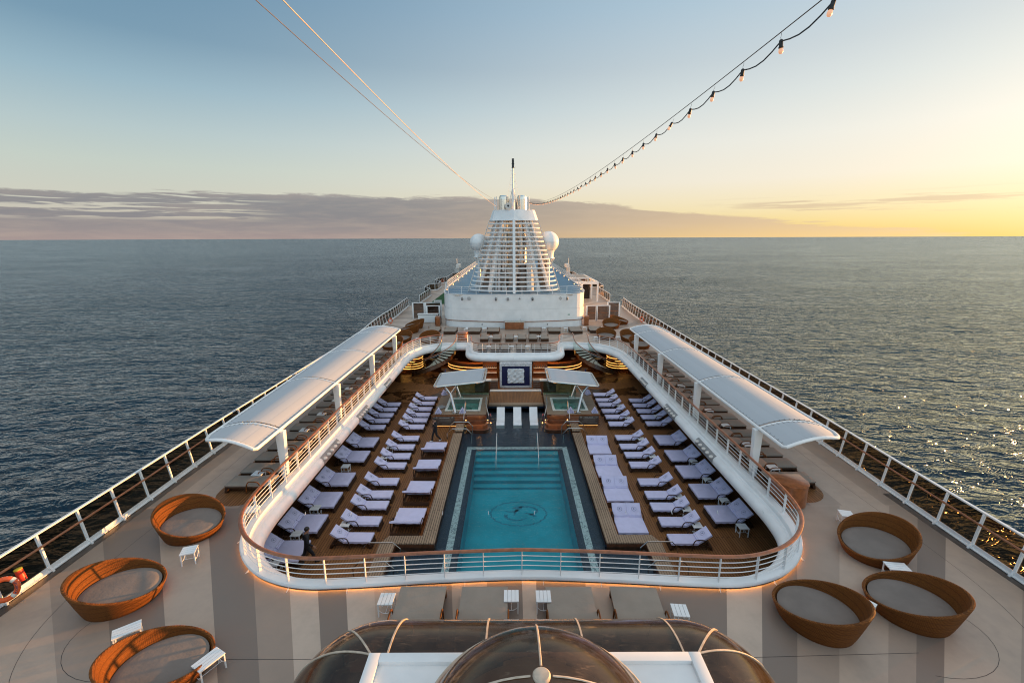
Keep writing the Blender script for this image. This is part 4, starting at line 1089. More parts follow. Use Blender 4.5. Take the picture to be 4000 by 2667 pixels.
b = MB(); b.box(ex0-.03,ex0+.22,-3,ey,zr-.05,zr+.06); b.box(ex1-.22,ex1+.03,-3,ey,zr-.05,zr+.06); b.box(ex0+.22,ex1-.22,ey-.22,ey,zr-.05,zr+.06)
wpart(b, 'roof_kerb', M['white'], sk, bevel=.012)
cc = (.45,5.86); cr = 2.06; cz = UP+3.0
b = MB().lathe([(cr,zr-.06),(cr,cz)], (cc[0],cc[1],0), 64, cap=False); wpart(b, 'cupola_wall', M['dome'], sk, smooth=True)
RS = (cr*cr+1.23**2)/(2*1.23)
def cap(q):
    a0 = math.asin(cr/RS); a = a0*(1-q); return RS*math.sin(a), cz+1.23-RS*(1-math.cos(a))
b = MB().lathe([cap(k/12*.995) for k in range(13)], (cc[0],cc[1],0), 64, cap=False); dm = wpart(b, 'cupola', M['dome'], sk, smooth=True)
b = MB().tube([(cc[0]+cr*1.01*math.cos(R(k*5)),cc[1]+cr*1.01*math.sin(R(k*5)),cz) for k in range(72)], .04, 8, closed=True); wpart(b, 'cupola_ring', M['tan'], sk, smooth=True)
for k in range(4):
    a = R(90+90*k); P = []
    for i in range(11):
        r, z = cap(i/10*.93); P.append((cc[0]+r*1.005*math.cos(a), cc[1]+r*1.005*math.sin(a), z+.012))
    b = MB().tube(P, .02, 6, rz=.012); wpart(b, 'cupola_rib', M['tan'], sk, smooth=True)
b = MB().lathe([(.145,cz+1.19),(.145,cz+1.25),(.12,cz+1.275),(.04,cz+1.28)], (cc[0],cc[1],0), 24); wpart(b, 'hub', M['tan'], sk, smooth=True, angle=30)
b = MB().box(ex0-1.6,ex1+1.6,-3,ey+1.6,zc+.004,zc+.02); wpart(b, 'inner_floor', M['darkwood'], sk)

# ------------------------------------------------------------------ spas
def slat_front(b, x0, x1, y, z0, z1, n=5):
    for k in range(n):
        za = z0+(z1-z0)*k/n; b.box(x0,x1,y-.02,y+.02,za+.012,za+(z1-z0)/n-.012)
def spa(sgn):
    S = SIDE[sgn]; f = (lambda x: x) if sgn < 0 else (lambda x: 2*X0-x+.05)
    def xs(a, c): a, c = f(a), f(c); return (min(a,c), max(a,c))
    root = thing('spa_pool', 'raised square spa with pale green water and teak steps, %s side' % S, 'spa', (f(-3.9),34,0))
    xa, xb = xs(-5.95,-1.97); ta, tb_ = xs(-5.17,-2.48)
    Y0, Y1, H_ = 32.17, 37.2, 1.05
    b = MB().flat([(xa,Y0),(xb,Y0),(xb,Y1),(xa,Y1)], [[(ta,32.92),(tb_,32.92),(tb_,35.77),(ta,35.77)]], H_)
    wpart(b, 'surround', M['teakgreyx'], root)
    b = MB(); b.box(xa+.03,xb-.03,Y0+.03,Y0+.5,.16,H_-.006); b.box(xa+.03,xb-.03,Y1-.9,Y1,.16,H_-.006); b.box(xa+.03,xa+.5,Y0+.5,Y1-.9,.16,H_-.006); b.box(xb-.3,xb-.03,Y0+.5,Y1-.9,.16,H_-.006); wpart(b, 'body', M['darkwood'], root)
    b = MB().box(xa+.2,xb-.2,Y0+.18,Y1-.2,-.01,.16); wpart(b, 'plinth', M['gutter'], root)
    b = MB(); b.box(xa+.1,xb-.1,Y0+.10,Y0+.13,.10,.13); wpart(b, 'light_strip', M['led2'], root)
    b = MB(); slat_front(b, xa,xb,Y0,.18,H_-.03); wpart(b, 'slat', M['wood'], root)
    b = MB()
    for k in range(1,5): b.box(xa+.01,xb-.01,Y0-.006,Y0+.01,.18+(H_-.21)*k/5-.012,.18+(H_-.21)*k/5+.012)
    wpart(b, 'trim', M['white2'], root)
    # acrylic shell
    b = MB(); rim = .16
    o_ = [(ta-.02,32.9),(tb_+.02,32.9),(tb_+.02,35.79),(ta-.02,35.79)]; i_ = [(ta+rim,32.92+rim),(tb_-rim,32.92+rim),(tb_-rim,35.77-rim),(ta+rim,35.77-rim)]
    b.flat(o_, [i_], H_+.05)
    for L, z0, z1, fl in ((o_,H_-.02,H_+.05,0),(i_,H_-.75,H_+.05,1)):
        for k in range(4):
            p, q = L[k], L[(k+1)%4]; b.add([(p[0],p[1],z0),(q[0],q[1],z0),(q[0],q[1],z1),(p[0],p[1],z1)], [(0,1,2,3)])
    sh = wpart(b, 'shell', M['tubwhite'], root)
    cx, cy = (ta+tb_)/2, 34.35
    b = MB(); b.flat(i_, [[(cx+.62*math.cos(R(a)),cy+.55*math.sin(R(a))) for a in range(0,360,15)]], H_-.38)
    b.lathe([(.001,H_-.78),(.62,H_-.78),(.62,H_-.38)], (cx,cy,0), 24, cap=False)
    for k in range(10):
        b.ball((cx+(-.55+.12*k), cy+.15*math.sin(k*2.1)-.7+(k%3)*.1, H_-.37), .035, 8, 4)
    wpart(b, 'lining', M['tubtile'], root)
    wpart(MB().flat(i_, [], H_-.04), 'water', M['hotwater'], root)
    # rounded teak steps
    sa, sb = xs(-3.4,-1.95)
    for k in range(4):
        zt = .26+.26*k if k else .26; yf = 31.12+.26*k; x0, x1 = (sa, sb) if sgn < 0 else (sa, sb)
        ext = .25 if k == 0 else .12 if k == 1 else 0
        if sgn < 0: x1 += ext
        else: x0 -= ext
        P = [(x0,32.16)]+([(x0,yf)] if sgn < 0 else [(x0+.45-.45*math.cos(R(a)), yf+.45-.45*math.sin(R(a))) for a in range(0,91,15)])
        P += ([(x1-.45+.45*math.sin(R(a)), yf+.45-.45*math.cos(R(a))) for a in range(0,91,15)] if sgn < 0 else [(x1,yf)])+[(x1,32.16)]
        b = MB().prism(P, zt-.26 if k else -.02, zt-.004*k); wpart(b, 'step', M['darkwood'] if k % 2 == 0 else M['wood'], root, bevel=.01)
    b = MB()
    for x, z in ((f(-3.5),.62),(f(-1.85),.62),(f(-1.85),.42),(f(-1.62),.40)): b.ball((x,Y0-.03,z), .035, 10, 6)
    wpart(b, 'step_light', M['lamp'], root)
    # sign board
    na, nb = xs(-5.85,-4.35); zt = .93
    sg = thing('rules_board', 'grey metal board with spa rules on the spa front, %s side' % S if sgn < 0 else 'grey metal board with pool rules on the spa front, %s side' % S, 'sign', ((na+nb)/2,Y0-.06,.6))
    wpart(MB().box(na,nb,Y0-.075,Y0-.045,.2,zt), 'panel', M['darksteel'], sg, bevel=.008)
    me = text_mesh('JACUZZI RULES' if sgn < 0 else 'POOL RULES', .11, .002, 'title', M['reflect'])
    t = bpy.data.objects.new('title', me); col.objects.link(t); t.parent = sg; t.rotation_euler = (R(90),0,0); t.location = (0,-.022,.23)
    b = MB(); b.box(na+.3,nb-.3,Y0-.079,Y0-.074,.775,.782); b.box(na+.55,nb-.12,Y0-.079,Y0-.074,.36,.368)
    for x in (na+.16, nb-.16): b.lathe([(.045,0),(.06,0),(.06,.004),(.045,.004)], (x,Y0-.08,.84), 16, axis='y', cap=False)
    for k in range(4): b.box(na+.2+.05*k,nb-.25,Y0-.078,Y0-.074,.46+.07*k,.464+.07*k)
    wpart(b, 'small_print', M['reflect'], sg)
    # handrails
    steel_rail([(f(-3.55),32.7,H_),(f(-3.55),32.7,2.0),(f(-3.55),32.3,1.95),(f(-3.55),31.15,1.1),(f(-3.55),31.15,.2)], 'steel handrail on the bench edge of the spa steps, %s side' % S)
    steel_rail([(f(-1.98),33.6,H_),(f(-2.02),33.6,1.9),(f(-2.02),32.7,1.75),(f(-1.75),31.8,1.1),(f(-1.75),31.8,.2)], 'steel handrail on the water edge of the spa steps, %s side' % S)
    # glass wind screen
    ga, gb = xs(-4.75,-1.98)
    g = thing('glass_screen', 'pale green glass wind screen behind the %s side spa' % S, 'glass screen', ((ga+gb)/2,36.6,H_))
    wpart(MB().box(ga,gb,36.58,36.6,H_,H_+1.15), 'pane', M['green'], g)
    wpart(MB().box(ga,gb,36.56,36.62,H_,H_+.06), 'shoe', M['steel'], g)
    # tilted canopy on forked steel posts
    cp = thing('spa_canopy', 'tilted white canopy on forked steel posts above the %s side spa' % S, 'canopy', (f(-4.3),34.2,H_))
    def cpt(u, v, dz=0): x = -5.98+3.86*u; return Vector((f(x), 33.05+3.5*v, 2.93+.42*u+dz))
    cor = [(u, v) for u, v in ((0,0),(1,0),(1,1),(0,1))]
    loop_ = []
    for (u, v), (du, dv) in zip(cor, ((1,1),(-1,1),(-1,-1),(1,-1))):
        for a in ((0,45,90) if du*dv > 0 else (90,45,0)):
            r_ = .10; ca, sa_ = math.cos(R(a)), math.sin(R(a))
            loop_.append((u+du*r_*.9*(1-ca) if True else 0, v+dv*r_*(1-sa_)))
    loop_ = [(.0+.03,.08),(.008,.03),(.03,.008),(.08,.0),(.92,0),(.97,.008),(.992,.03),(1,.08),(1,.92),(.992,.97),(.97,.992),(.92,1),(.08,1),(.03,.992),(.008,.97),(0,.92),(0,.08)]
    loop_ = loop_[1:]
    b = MB().tube([cpt(u,v) for u,v in loop_], .085, 10, closed=True); wpart(b, 'frame', M['steel'], cp, smooth=True)
    b = MB(); top_ = [cpt(.035+.93*u,.03+.94*v,.05) for u,v in loop_]; bot_ = [p-Vector((0,0,.03)) for p in top_]; nn = len(top_)
    b.add(top_+bot_, [tuple(range(nn)) if sgn < 0 else tuple(range(nn))[::-1], tuple(range(nn,2*nn))[::-1] if sgn < 0 else tuple(range(nn,2*nn))]+[(i,(i+1)%nn,nn+(i+1)%nn,nn+i) for i in range(nn)])
    wpart(b, 'fabric', M['fabric'], cp)
    b = MB()
    for k in range(14):
        q = cpt(.06, .06+.88*k/13, .07); b.ball(q, .02, 6, 4); q = cpt(.94, .06+.88*k/13, .07); b.ball(q, .02, 6, 4)
    b.tube([cpt(.03,.06,.06),cpt(.03,.94,.06)], .018, 6); b.tube([cpt(.97,.06,.06),cpt(.97,.94,.06)], .018, 6)
    wpart(b, 'canopy_lacing', M['steel'], cp)
    for y in (32.5,36.05):
        b = MB(); yk = 33.3 if y < 34 else 36.2; kx = -4.75
        b.tube([(f(-4.32),y,H_),(f(kx),yk,2.3)], .11, 12); b.tube([(f(kx),yk,2.28),(f(kx-.5),yk+.05,2.98)], .09, 10); b.tube([(f(kx),yk,2.28),(f(kx+.55),yk+.05,3.1)], .09, 10)
        b.lathe([(.24,H_),(.24,H_+.03),(.2,H_+.04)], (f(-4.32),y,0), 20)
        wpart(b, 'forked_post', M['steel'], cp, smooth=True, angle=40)
    # piles of rolled towels
    tm = MB().lathe([(.001,-.17),(.05,-.17),(.06,-.15),(.06,.15),(.05,.17),(.001,.17)], (0,0,0), 10, axis='y', cap=False).mesh('towel_roll', M['towel'], smooth=True)
    for px, py, pn, rz in ((-5.6,32.45,'sign board',0),(-3.78,32.5,'canopy post',0),(-5.75,36.6,'rear corner',.6)):
        for lev, cnt in enumerate((4,3,2,1)):
            for k in range(cnt):
                o = bpy.data.objects.new('rolled_towel', tm); col.objects.link(o)
                ox = (k-(cnt-1)/2)*.125
                o.location = (f(px)+ox*math.cos(rz), py+ox*math.sin(rz), H_+.06+.104*lev); o.rotation_euler = (0,0,rz)
                tag(o, 'rolled white towel in the pile by the %s of the %s side spa' % (pn, S), 'towel', 'towel pile at the %s, %s side spa' % (pn, S))
    b = MB()
    def rag(u, v): return (f(-1.70+.10*math.sin(5*v)*(1-v)), 31.95+.28*u+.05*math.sin(7*v+u*3), 1.12-.78*v)
    b.grid(rag, 6, 10)
    q = MB(); q.v = b.v+[(p[0]+.05*(-sgn),p[1],p[2]) for p in b.v]; nn = len(b.v); q.f = b.f+[tuple(i+nn for i in f_[::-1]) for f_ in b.f]; q.m = [0]*len(q.f)
    tag(q.build('life_jacket', M['red'], smooth=True), 'red life jacket hanging on the spa step handrail, %s side' % S, 'life jacket')
    # warm glow from the step lights
    lamp('spa_step_glow', 'POINT', (f(-2.4),31.0,.9), 2, (1,.45,.12), .1)
spa(-1); spa(1)
tag(MB().lathe([(.001,1.10),(.42,1.10),(.42,1.12),(.001,1.12)], (-5.55,33.65,0), 4, cap=False).build('folded_mat', M['grey'], smooth=False), 'grey folded mat on the spa deck by the towel pile', 'mat')

# loungers standing in the shallow water
def inpool():
    root = thing('water_lounger', '', 'pool lounger'); prof = [(-.95,.02),(-.92,.30),(-.55,.36),(-.10,.30),(.10,.36),(.40,.62),(.72,.98),(.80,1.04)]
    P = catmull([(0,y,z) for y,z in prof], 4); b = MB(); n = len(P)
    for p in P: b.v += [(-.31,p.y,p.z),(.31,p.y,p.z),(-.31,p.y,p.z-.07),(.31,p.y,p.z-.07)]
    for i in range(n-1):
        a, c = 4*i, 4*i+4; b.f += [(a,c,c+1,a+1)[::-1],(a+2,a+3,c+3,c+2)[::-1],(a,a+2,c+2,c)[::-1],(a+1,c+1,c+3,a+3)[::-1]]; b.m += [0]*4
    b.f += [(0,1,3,2),(4*n-4,4*n-2,4*n-1,4*n-3)]; b.m += [0,0]
    b.build('shell', M['white'], root, smooth=True, angle=50)
    MB().box(-.25,.25,-.5,.35,0,.24).build('base', M['white2'], root, bevel=.02)
    return root
ip = inpool()
for x, nm in ((-.9,'white curved lounger in the shallow water closest to the darker-sea side spa'),(.39,'white curved lounger in the shallow water, middle one of three'),(1.65,'white curved lounger in the shallow water closest to the sunset side spa')):
    place(ip, (x,33.0,SH), 0, nm, 'white loungers standing in the shallow pool')
# ------------------------------------------------------------------ bar under the balcony
aw = thing('art_wall', 'pale marble wall with a white crumpled relief on navy ground', 'feature wall', (.36,42,0))
YW = 41.55
b = MB(); x0, x1, zt = -1.18, 1.88, 2.44
b.box(x0,x1,YW+.06,YW+.5,0,zt); wpart(b, 'wall', M['marble2'], aw)
b = MB(); b.box(x0,x0+.2,YW-.02,YW+.06,0,zt); b.box(x1-.2,x1,YW-.02,YW+.06,0,zt); b.box(x0+.2,x1-.2,YW-.02,YW+.06,zt-.30,zt); b.box(x0+.2,x1-.2,YW-.02,YW+.06,0,.22)
wpart(b, 'frame', M['marble2'], aw)
wpart(MB().box(x0+.2,x1-.2,YW+.03,YW+.055,.22,zt-.30), 'ground_panel', M['navy'], aw)
b = MB(); r_ = random.Random(4); zs0, zs1 = .50, 1.92; xa, xb = -.43, 1.13
hh = [[r_.random() for _ in range(15)] for _ in range(15)]
def rel(u, v):
    i, j = u*14, v*14; a = hh[int(round(i))][int(round(j))]
    z = .05+.05*a+.03*abs(math.sin(9*u+7*v))+.03*abs(math.sin(8*u-9*v))
    e = .02*math.sin(17*v)+.015*math.sin(31*v+1); e2 = .02*math.sin(19*u)+.015*math.sin(37*u)
    return (xa+(xb-xa)*u+e*(u-.5)*2, YW+.03-z, zs0+(zs1-zs0)*v+e2*(v-.5)*2)
b.grid(rel, 14, 14)
wpart(b, 'relief', M['white'], aw)
wpart(MB().box(xa+.03,xb-.03,YW-.01,YW+.03,zs0+.03,zs1-.03), 'relief_backing', M['white2'], aw)

def bar_counter(sgn):
    S = SIDE[sgn]; f = (lambda x: x) if sgn < 0 else (lambda x: 2*X0-x)
    # long curved counter with warm light lines
    root = thing('bar_counter', 'curved dark bar counter with glowing light lines, %s side' % S, 'bar counter', (f(-4),46.5,0))
    arc = [(f(-3.9+3.1*math.cos(R(a))), 48.3+2.3*math.sin(R(a))) for a in range(185,311,9)]
    def wall(r0, z0, z1, mb):
        for p, q in zip(arc, arc[1:]):
            c = Vector((f(-3.9),48.3)); 
            P = [c+(Vector(p)-c)*r0, c+(Vector(q)-c)*r0]
            mb.add([(P[0].x,P[0].y,z0),(P[1].x,P[1].y,z0),(P[1].x,P[1].y,z1),(P[0].x,P[0].y,z1)], [(0,1,2,3)])
    b = MB(); wall(1.0,.0,1.12,b); wpart(b, 'front', M['darkwood'], root)
    b = MB(); n = len(arc); c = Vector((f(-3.9),48.3))
    for p, q in zip(arc, arc[1:]):
        a, d = Vector(p), Vector(q); ai, di = c+(a-c)*.76, c+(d-c)*.76; a, d = c+(a-c)*1.03, c+(d-c)*1.03
        b.add([(a.x,a.y,1.13),(d.x,d.y,1.13),(di.x,di.y,1.13),(ai.x,ai.y,1.13)], [(0,1,2,3)])
    wpart(b, 'top', M['wood'], root)
    b = MB()
    for z in (.42,.72): wall(1.012,z,z+.04,b)
    wpart(b, 'light_line', M['led'], root)
    b = MB(); wall(1.25,.0,.10,b)
    for p, q in zip(arc, arc[1:]):
        a, d = Vector(p), Vector(q); a2, d2 = c+(a-c)*1.25, c+(d-c)*1.25
        b.add([(a.x,a.y,.10),(d.x,d.y,.10),(d2.x,d2.y,.10),(a2.x,a2.y,.10)], [(0,1,2,3)])
    wpart(b, 'step', M['beige'], root)
    b = MB()
    for z in (.95,1.2,1.45): b.box(min(f(-3.3),f(-2.3)),max(f(-3.3),f(-2.3)),50.0,50.04,z,z+.05)
    sh = thing('back_bar', 'dark back bar with short light lines behind the counter, %s side' % S, 'back bar', (f(-2.8),50.1,0))
    wpart(b, 'light_line', M['led'], sh)
    wpart(MB().box(min(f(-4.6),f(-1.9)),max(f(-4.6),f(-1.9)),50.05,50.6,0,1.7), 'cabinet', M['darkwood'], sh)
    # drinks pod at the foot of the stair, wrapped by five light lines
    pod = thing('bar_pod', 'round dark bar pod wrapped by five glowing lines, %s side' % S, 'bar pod', (f(-11),47.4,0))
    px, py, pr = f(-10.9), 47.9, 1.15
    wpart(MB().lathe([(pr-.05,0),(pr,.25),(pr,1.5),(pr+.08,1.55)], (px,py,0), 32), 'body', M['darkwood'], pod, smooth=True, angle=40)
    b = MB()
    for k in range(5):
        z = .38+.26*k
        P = [(px+(pr+.02)*math.cos(R(a)), py+(pr+.02)*math.sin(R(a)), z) for a in (range(-95,16,10) if sgn < 0 else range(165,276,10))]
        b.tube(P, .020, 6); e = f(-12.0); s = px
        b.beam((px-.0,py-pr-.02,z),(f(-11.9),py-pr-.02,z),.04,.04)
    wpart(b, 'light_line', M['led'], pod)
    # slatted waiter station beside the art wall
    st = thing('waiter_station', 'slatted wooden waiter station beside the art wall, %s side' % S, 'counter', (f(-1.75),41.3,0))
    xa, xb = sorted((f(-2.35),f(-1.35)))
    b = MB(); b.box(xa,xb,40.6,41.3,0,.98); wpart(b, 'body', M['darkwood'], st)
    b = MB()
    for k in range(4): b.box(xa+.02,xb-.02,40.58,40.6,.25+.2*k,.265+.2*k)
    wpart(b, 'trim', M['white2'], st)
    wpart(MB().box(xa-.02,xb+.02,40.56,41.32,.985,1.02), 'top', M['beige'], st)
    bb = thing('bar_shelf', 'warm lit shelf with bottles behind the waiter station, %s side' % S, 'shelf', (f(-2.0),43,0))
    xa, xb = sorted((f(-2.9),f(-1.5))); b = MB(); b.box(xa,xb,43.2,43.5,0,2.2); wpart(b, 'back_panel', M['wood'], bb)
    b = MB(); b.box(xa,xb,42.9,43.2,1.05,1.1); b.box(xa,xb,42.9,43.2,1.55,1.6); wpart(b, 'shelf_board', M['white2'], bb)
    b = MB()
    for k in range(7): b.lathe([(.04,1.6),(.04,1.8),(.015,1.86),(.015,1.92)], (xa+.12+.19*k,43.0,0), 8)
    wpart(b, 'bottle', M['darksteel'], bb, smooth=True)
    sw = thing('bar_hatch', 'pale stone wing wall at the spa rear, %s side' % S, 'low wall', (f(-2.2),39.6,0))
    xa, xb = sorted((f(-3.4),f(-1.95))); wpart(MB().box(xa,xb,39.4,39.75,0,1.35), 'wall', M['darkwood'], sw); wpart(MB().box(xa-.05,xb+.05,39.35,39.8,1.355,1.45), 'cap', M['white2'], sw)
    lamp('bar_downlight', 'AREA', (f(-3.6),46.8,2.3), 20, (1,.48,.14), 1.5, 1.0)
    lamp('bar_downlight', 'AREA', (f(-9.8),48.8,2.3), 6, (1,.45,.13), 1.2, 1.2)
    lamp('station_downlight', 'AREA', (f(-2.0),42.1,2.25), 8, (1,.50,.16), .8, .5)
    # winding stair from the upper deck
    stn = thing('curved_stair', 'winding glass-sided stair from the upper deck to the bar, %s side' % S, 'staircase', (f(-8.4),45.9,0))
    C0 = Vector((-8.3,46.5)); ri, ro = .95, 2.45; N = 15; A0, A1 = 12, -165
    def sp(r, t): a = R(A0+(A1-A0)*t); return Vector((f(C0.x+r*math.cos(a)), C0.y+r*.98*math.sin(a)))
    b = MB()
    for k in range(N):
        t0, t1 = k/N, (k+1.02)/N; z = UP-.02-(UP/ (N+1))*(k+1)
        P = [sp(ri,t0),sp(ro,t0),sp(ro,t1),sp(ri,t1)]
        b.add([(p.x,p.y,z-.05) for p in P]+[(p.x,p.y,z) for p in P], [(0,1,2,3),(7,6,5,4),(0,4,5,1),(1,5,6,2),(2,6,7,3),(3,7,4,0)])
    wpart(b, 'tread', M['white2'], stn)
    def zz(t): return UP-(UP*N/(N+1))*t-.02
    for r, nm in ((ri,'inner'),(ro,'outer')):
        T = [k/30 for k in range(31)]
        b = MB(); P = [sp(r,t) for t in T]
        for i in range(30):
            a, c = P[i], P[i+1]; b.add([(a.x,a.y,zz(T[i])-.42),(c.x,c.y,zz(T[i+1])-.42),(c.x,c.y,zz(T[i+1])+.02),(a.x,a.y,zz(T[i])+.02)], [(0,1,2,3)])
        wpart(b, 'stringer', M['steel'], stn, smooth=True)
        ext = 1.0
        TT = T; Q = [Vector((p.x,p.y,zz(t))) for p, t in zip(P, TT)]
        Q = [Vector((Q[0].x, 46.98+(.0), UP))]+Q if False else Q
        b = MB()
        for i in range(30):
            a, c = Q[i], Q[i+1]; b.add([a, c, c+Vector((0,0,.98)), a+Vector((0,0,.98))], [(0,1,2,3)])
        wpart(b, 'glass_balustrade', M['clear'], stn, smooth=True)
        up_ = [Vector((Q[0].x, Q[0].y+.9, UP+1.0)), Vector((Q[0].x, Q[0].y+.35, UP+1.0))]
        b = MB().tube(up_+[q+Vector((0,0,1.0)) for q in Q[1:]], .04, 8); wpart(b, 'handrail', M['wood'], stn, smooth=True)
        b = MB().tube([q+Vector((0,0,.86)) for q in Q], .015, 6); wpart(b, 'lower_rail', M['steel'], stn, smooth=True)
bar_counter(-1); bar_counter(1)
tag(MB().box(.18,.34,41.55,41.75,UP-.18,UP-.10).box(.20,.32,41.5,41.56,UP-.28,UP-.18).build('security_camera', M['white']), 'small white camera hanging on the balcony coaming', 'camera')
for x in (-8.9,-6.4,6.9,9.6):
    tag(MB().lathe([(.001,0),(.32,0),(.34,.02),(.001,.03)], (x,49.4,.74), 20, cap=False).lathe([(.03,0),(.03,.74)], (x,49.4,0), 8).lathe([(.001,0),(.22,0),(.22,.02),(.001,.03)], (x,49.4,0), 16, cap=False).build('bistro_table', M['white2'], smooth=True, angle=40), 'small round table in the dim bar under the deck', 'table', 'round bar tables under the deck')
for x, nm in ((-6.2,'darker-sea side'),(6.8,'sunset side')):
    u = thing('closed_umbrella', 'closed dark blue parasol by the winding stair, %s' % nm, 'parasol', (x,40.6,0))
    MB().lathe([(.28,0),(.28,.06),(.05,.1)], (0,0,0), 16).build('base', M['steel'], u, smooth=True)
    MB().lathe([(.03,.1),(.03,2.1)], (0,0,0), 8).build('pole', M['steel'], u)
    MB().lathe([(.09,.9),(.12,1.2),(.06,2.0),(.02,2.15)], (0,0,0), 12).build('cover', M['navy'], u, smooth=True)

# ------------------------------------------------------------------ white deckhouse and funnel
HX = .3
def hplan(off=0, yb=140):
    P = [(-9.4-off,yb)]+[(-9.3-off,66),(-9.0-off,60.5)]
    P += [(HX-7.35-(1.6+off)*math.cos(R(a)), 58.6-(1.75+off)*math.sin(R(a))) for a in (0,18,36,54,70)]
    P += [(-5.6,56.35-off),(-3.8,55.98-off),(-1.9,55.75-off),(HX,55.66-off)]
    return P + [(2*HX-x,y) for x, y in reversed(P[:-1])]
hs = thing('deckhouse', 'white rounded deckhouse with blue roof carrying the funnel', 'deckhouse', (HX,57,UP))
RZ = UP+4.05
P = hplan()
b = MB()
def hwall(mb, off, z0, z1):
    Q = hplan(off)
    for p, q in zip(Q, Q[1:]): mb.add([(p[0],p[1],z0),(q[0],q[1],z0),(q[0],q[1],z1),(p[0],p[1],z1)], [(0,1,2,3)])
hwall(b, 0, UP+2.36, RZ+.14); wpart(b, 'upper_wall', M['white'], hs, smooth=True, angle=30)
b = MB(); hwall(b, .05, UP+.86, UP+2.36); wpart(b, 'band', M['white'], hs, smooth=True, angle=30)
b = MB(); hwall(b, -.02, UP, UP+.86); wpart(b, 'lower_wall', M['white'], hs, smooth=True, angle=30)
b = MB(); hwall(b, .06, UP+2.33, UP+2.36)
b = MB(); hwall(b, .09, UP+.82, UP+.90); wpart(b, 'rubbing_strake', M['wood'], hs, smooth=True)
wpart(MB().flat(P, [], RZ), 'roof', M['blue'], hs)
b = MB()
for p, q in zip(P, P[1:]): b.beam((p[0],p[1],RZ+.12), (q[0],q[1],RZ+.12), .12, .06)
wpart(b, 'roof_edge', M['white'], hs)
for x, nm in ((-6.15,0),(-1.95,0),(2.55,0),(6.85,0)):
    o = thing('loudspeaker', 'grey loudspeaker on the deckhouse front, %s from the darker-sea end' % ORD[[-6.15,-1.95,2.55,6.85].index(x)], 'loudspeaker', (x,55.7,RZ-.38), 0, 'loudspeakers on the deckhouse')
    yy = 55.72+.012*(x-HX)**2-55.7
    MB().lathe([(.001,-.22),(.12,-.2),(.14,0),(.10,.2),(.001,.24)], (0,yy-.12,0), 12, cap=False).build('shell', M['grey'], o, smooth=True)
    MB().lathe([(.001,0),(.075,0),(.08,.01),(.001,.02)], (0,yy-.27,-.06), 12, axis='y', cap=False).build('cone', M['black'], o)
    MB().box(-.03,.03,yy-.1,yy+.1,-.02,.02).build('bracket', M['white'], o)
tag(MB().box(-.62,-.36,55.5,55.66,RZ-.55,RZ-.2).build('junction_box', M['grey'], bevel=.01), 'pale grey box on the deckhouse front under the roof edge', 'junction box')
tag(MB().ball((.95,55.5,RZ-.34), .1, 12, 8).beam((.95,55.5,RZ-.3),(.95,55.7,RZ-.2),.05,.05).build('floodlight', M['grey'], smooth=True), 'small round floodlight on the deckhouse front', 'floodlight')
for x, rz, nm in ((-5.3,0,'striped grey vent plate beside the first loudspeaker'),(6.0,.785,'diamond-shaped grey vent plate beside the last loudspeaker')):
    b = MB(); y = 55.66+.012*(x-HX)**2-.06
    for k in range(5):
        w_ = .24-.035*abs(k-2)*(2 if rz else 1); b.box(x-w_,x+w_,y-.015,y,RZ-.55+.09*k,RZ-.50+.09*k)
    tag(b.build('vent_plate', M['grey']), nm, 'vent')
tag(MB().box(6.95,7.22,55.99,56.02,UP+1.62,UP+1.72).build('exit_marker', simple('green_sign',(.01,.18,.09),.5)), 'tiny green marker on the sunset end of the deckhouse front', 'sign')
for x in (-3.7,4.4):
    tag(MB().box(x-.06,x+.06,55.55,55.68,UP+.42,UP+.62).ball((x,55.52,UP+.5),.05,8,6).build('wall_lamp', M['grey']), 'small grey wall lamp low on the deckhouse, %s end' % ('darker-sea' if x < 0 else 'sunset'), 'wall lamp')
gr = thing('grill_counter', 'teak-fronted counter with steel sinks against the deckhouse', 'counter', (HX,54.9,UP))
wpart(MB().box(-.85,1.45,54.7,55.55,UP+.08,UP+.95), 'body', M['wood'], gr, bevel=.02)
wpart(MB().box(-.92,1.52,54.64,55.56,UP+.955,UP+1.04), 'worktop', M['steel'], gr, bevel=.02)
b = MB()
for x in (-.5,.05,.75): b.lathe([(.16,UP+1.04),(.16,UP+1.06),(.13,UP+1.05),(.001,UP+1.045)], (x,55.1,0), 16, cap=False)
b.tube([(1.1,55.4,UP+1.04),(1.1,55.4,UP+1.3),(1.1,55.15,UP+1.3)], .015, 6)
wpart(b, 'tap', M['steel'], gr, smooth=True)
b = MB(); b.box(-.7,1.3,54.9,55.4,UP,UP+.08); wpart(b, 'plinth', M['white2'], gr)
for x in (-9.5,9.55):
    tag(MB().box(x-.28,x+.28,57.3,58.0,UP,UP+1.25).build('teak_locker', M['wood'], bevel=.02), 'upright teak locker at the deckhouse corner, %s side' % SIDE[-1 if x < 0 else 1], 'locker')
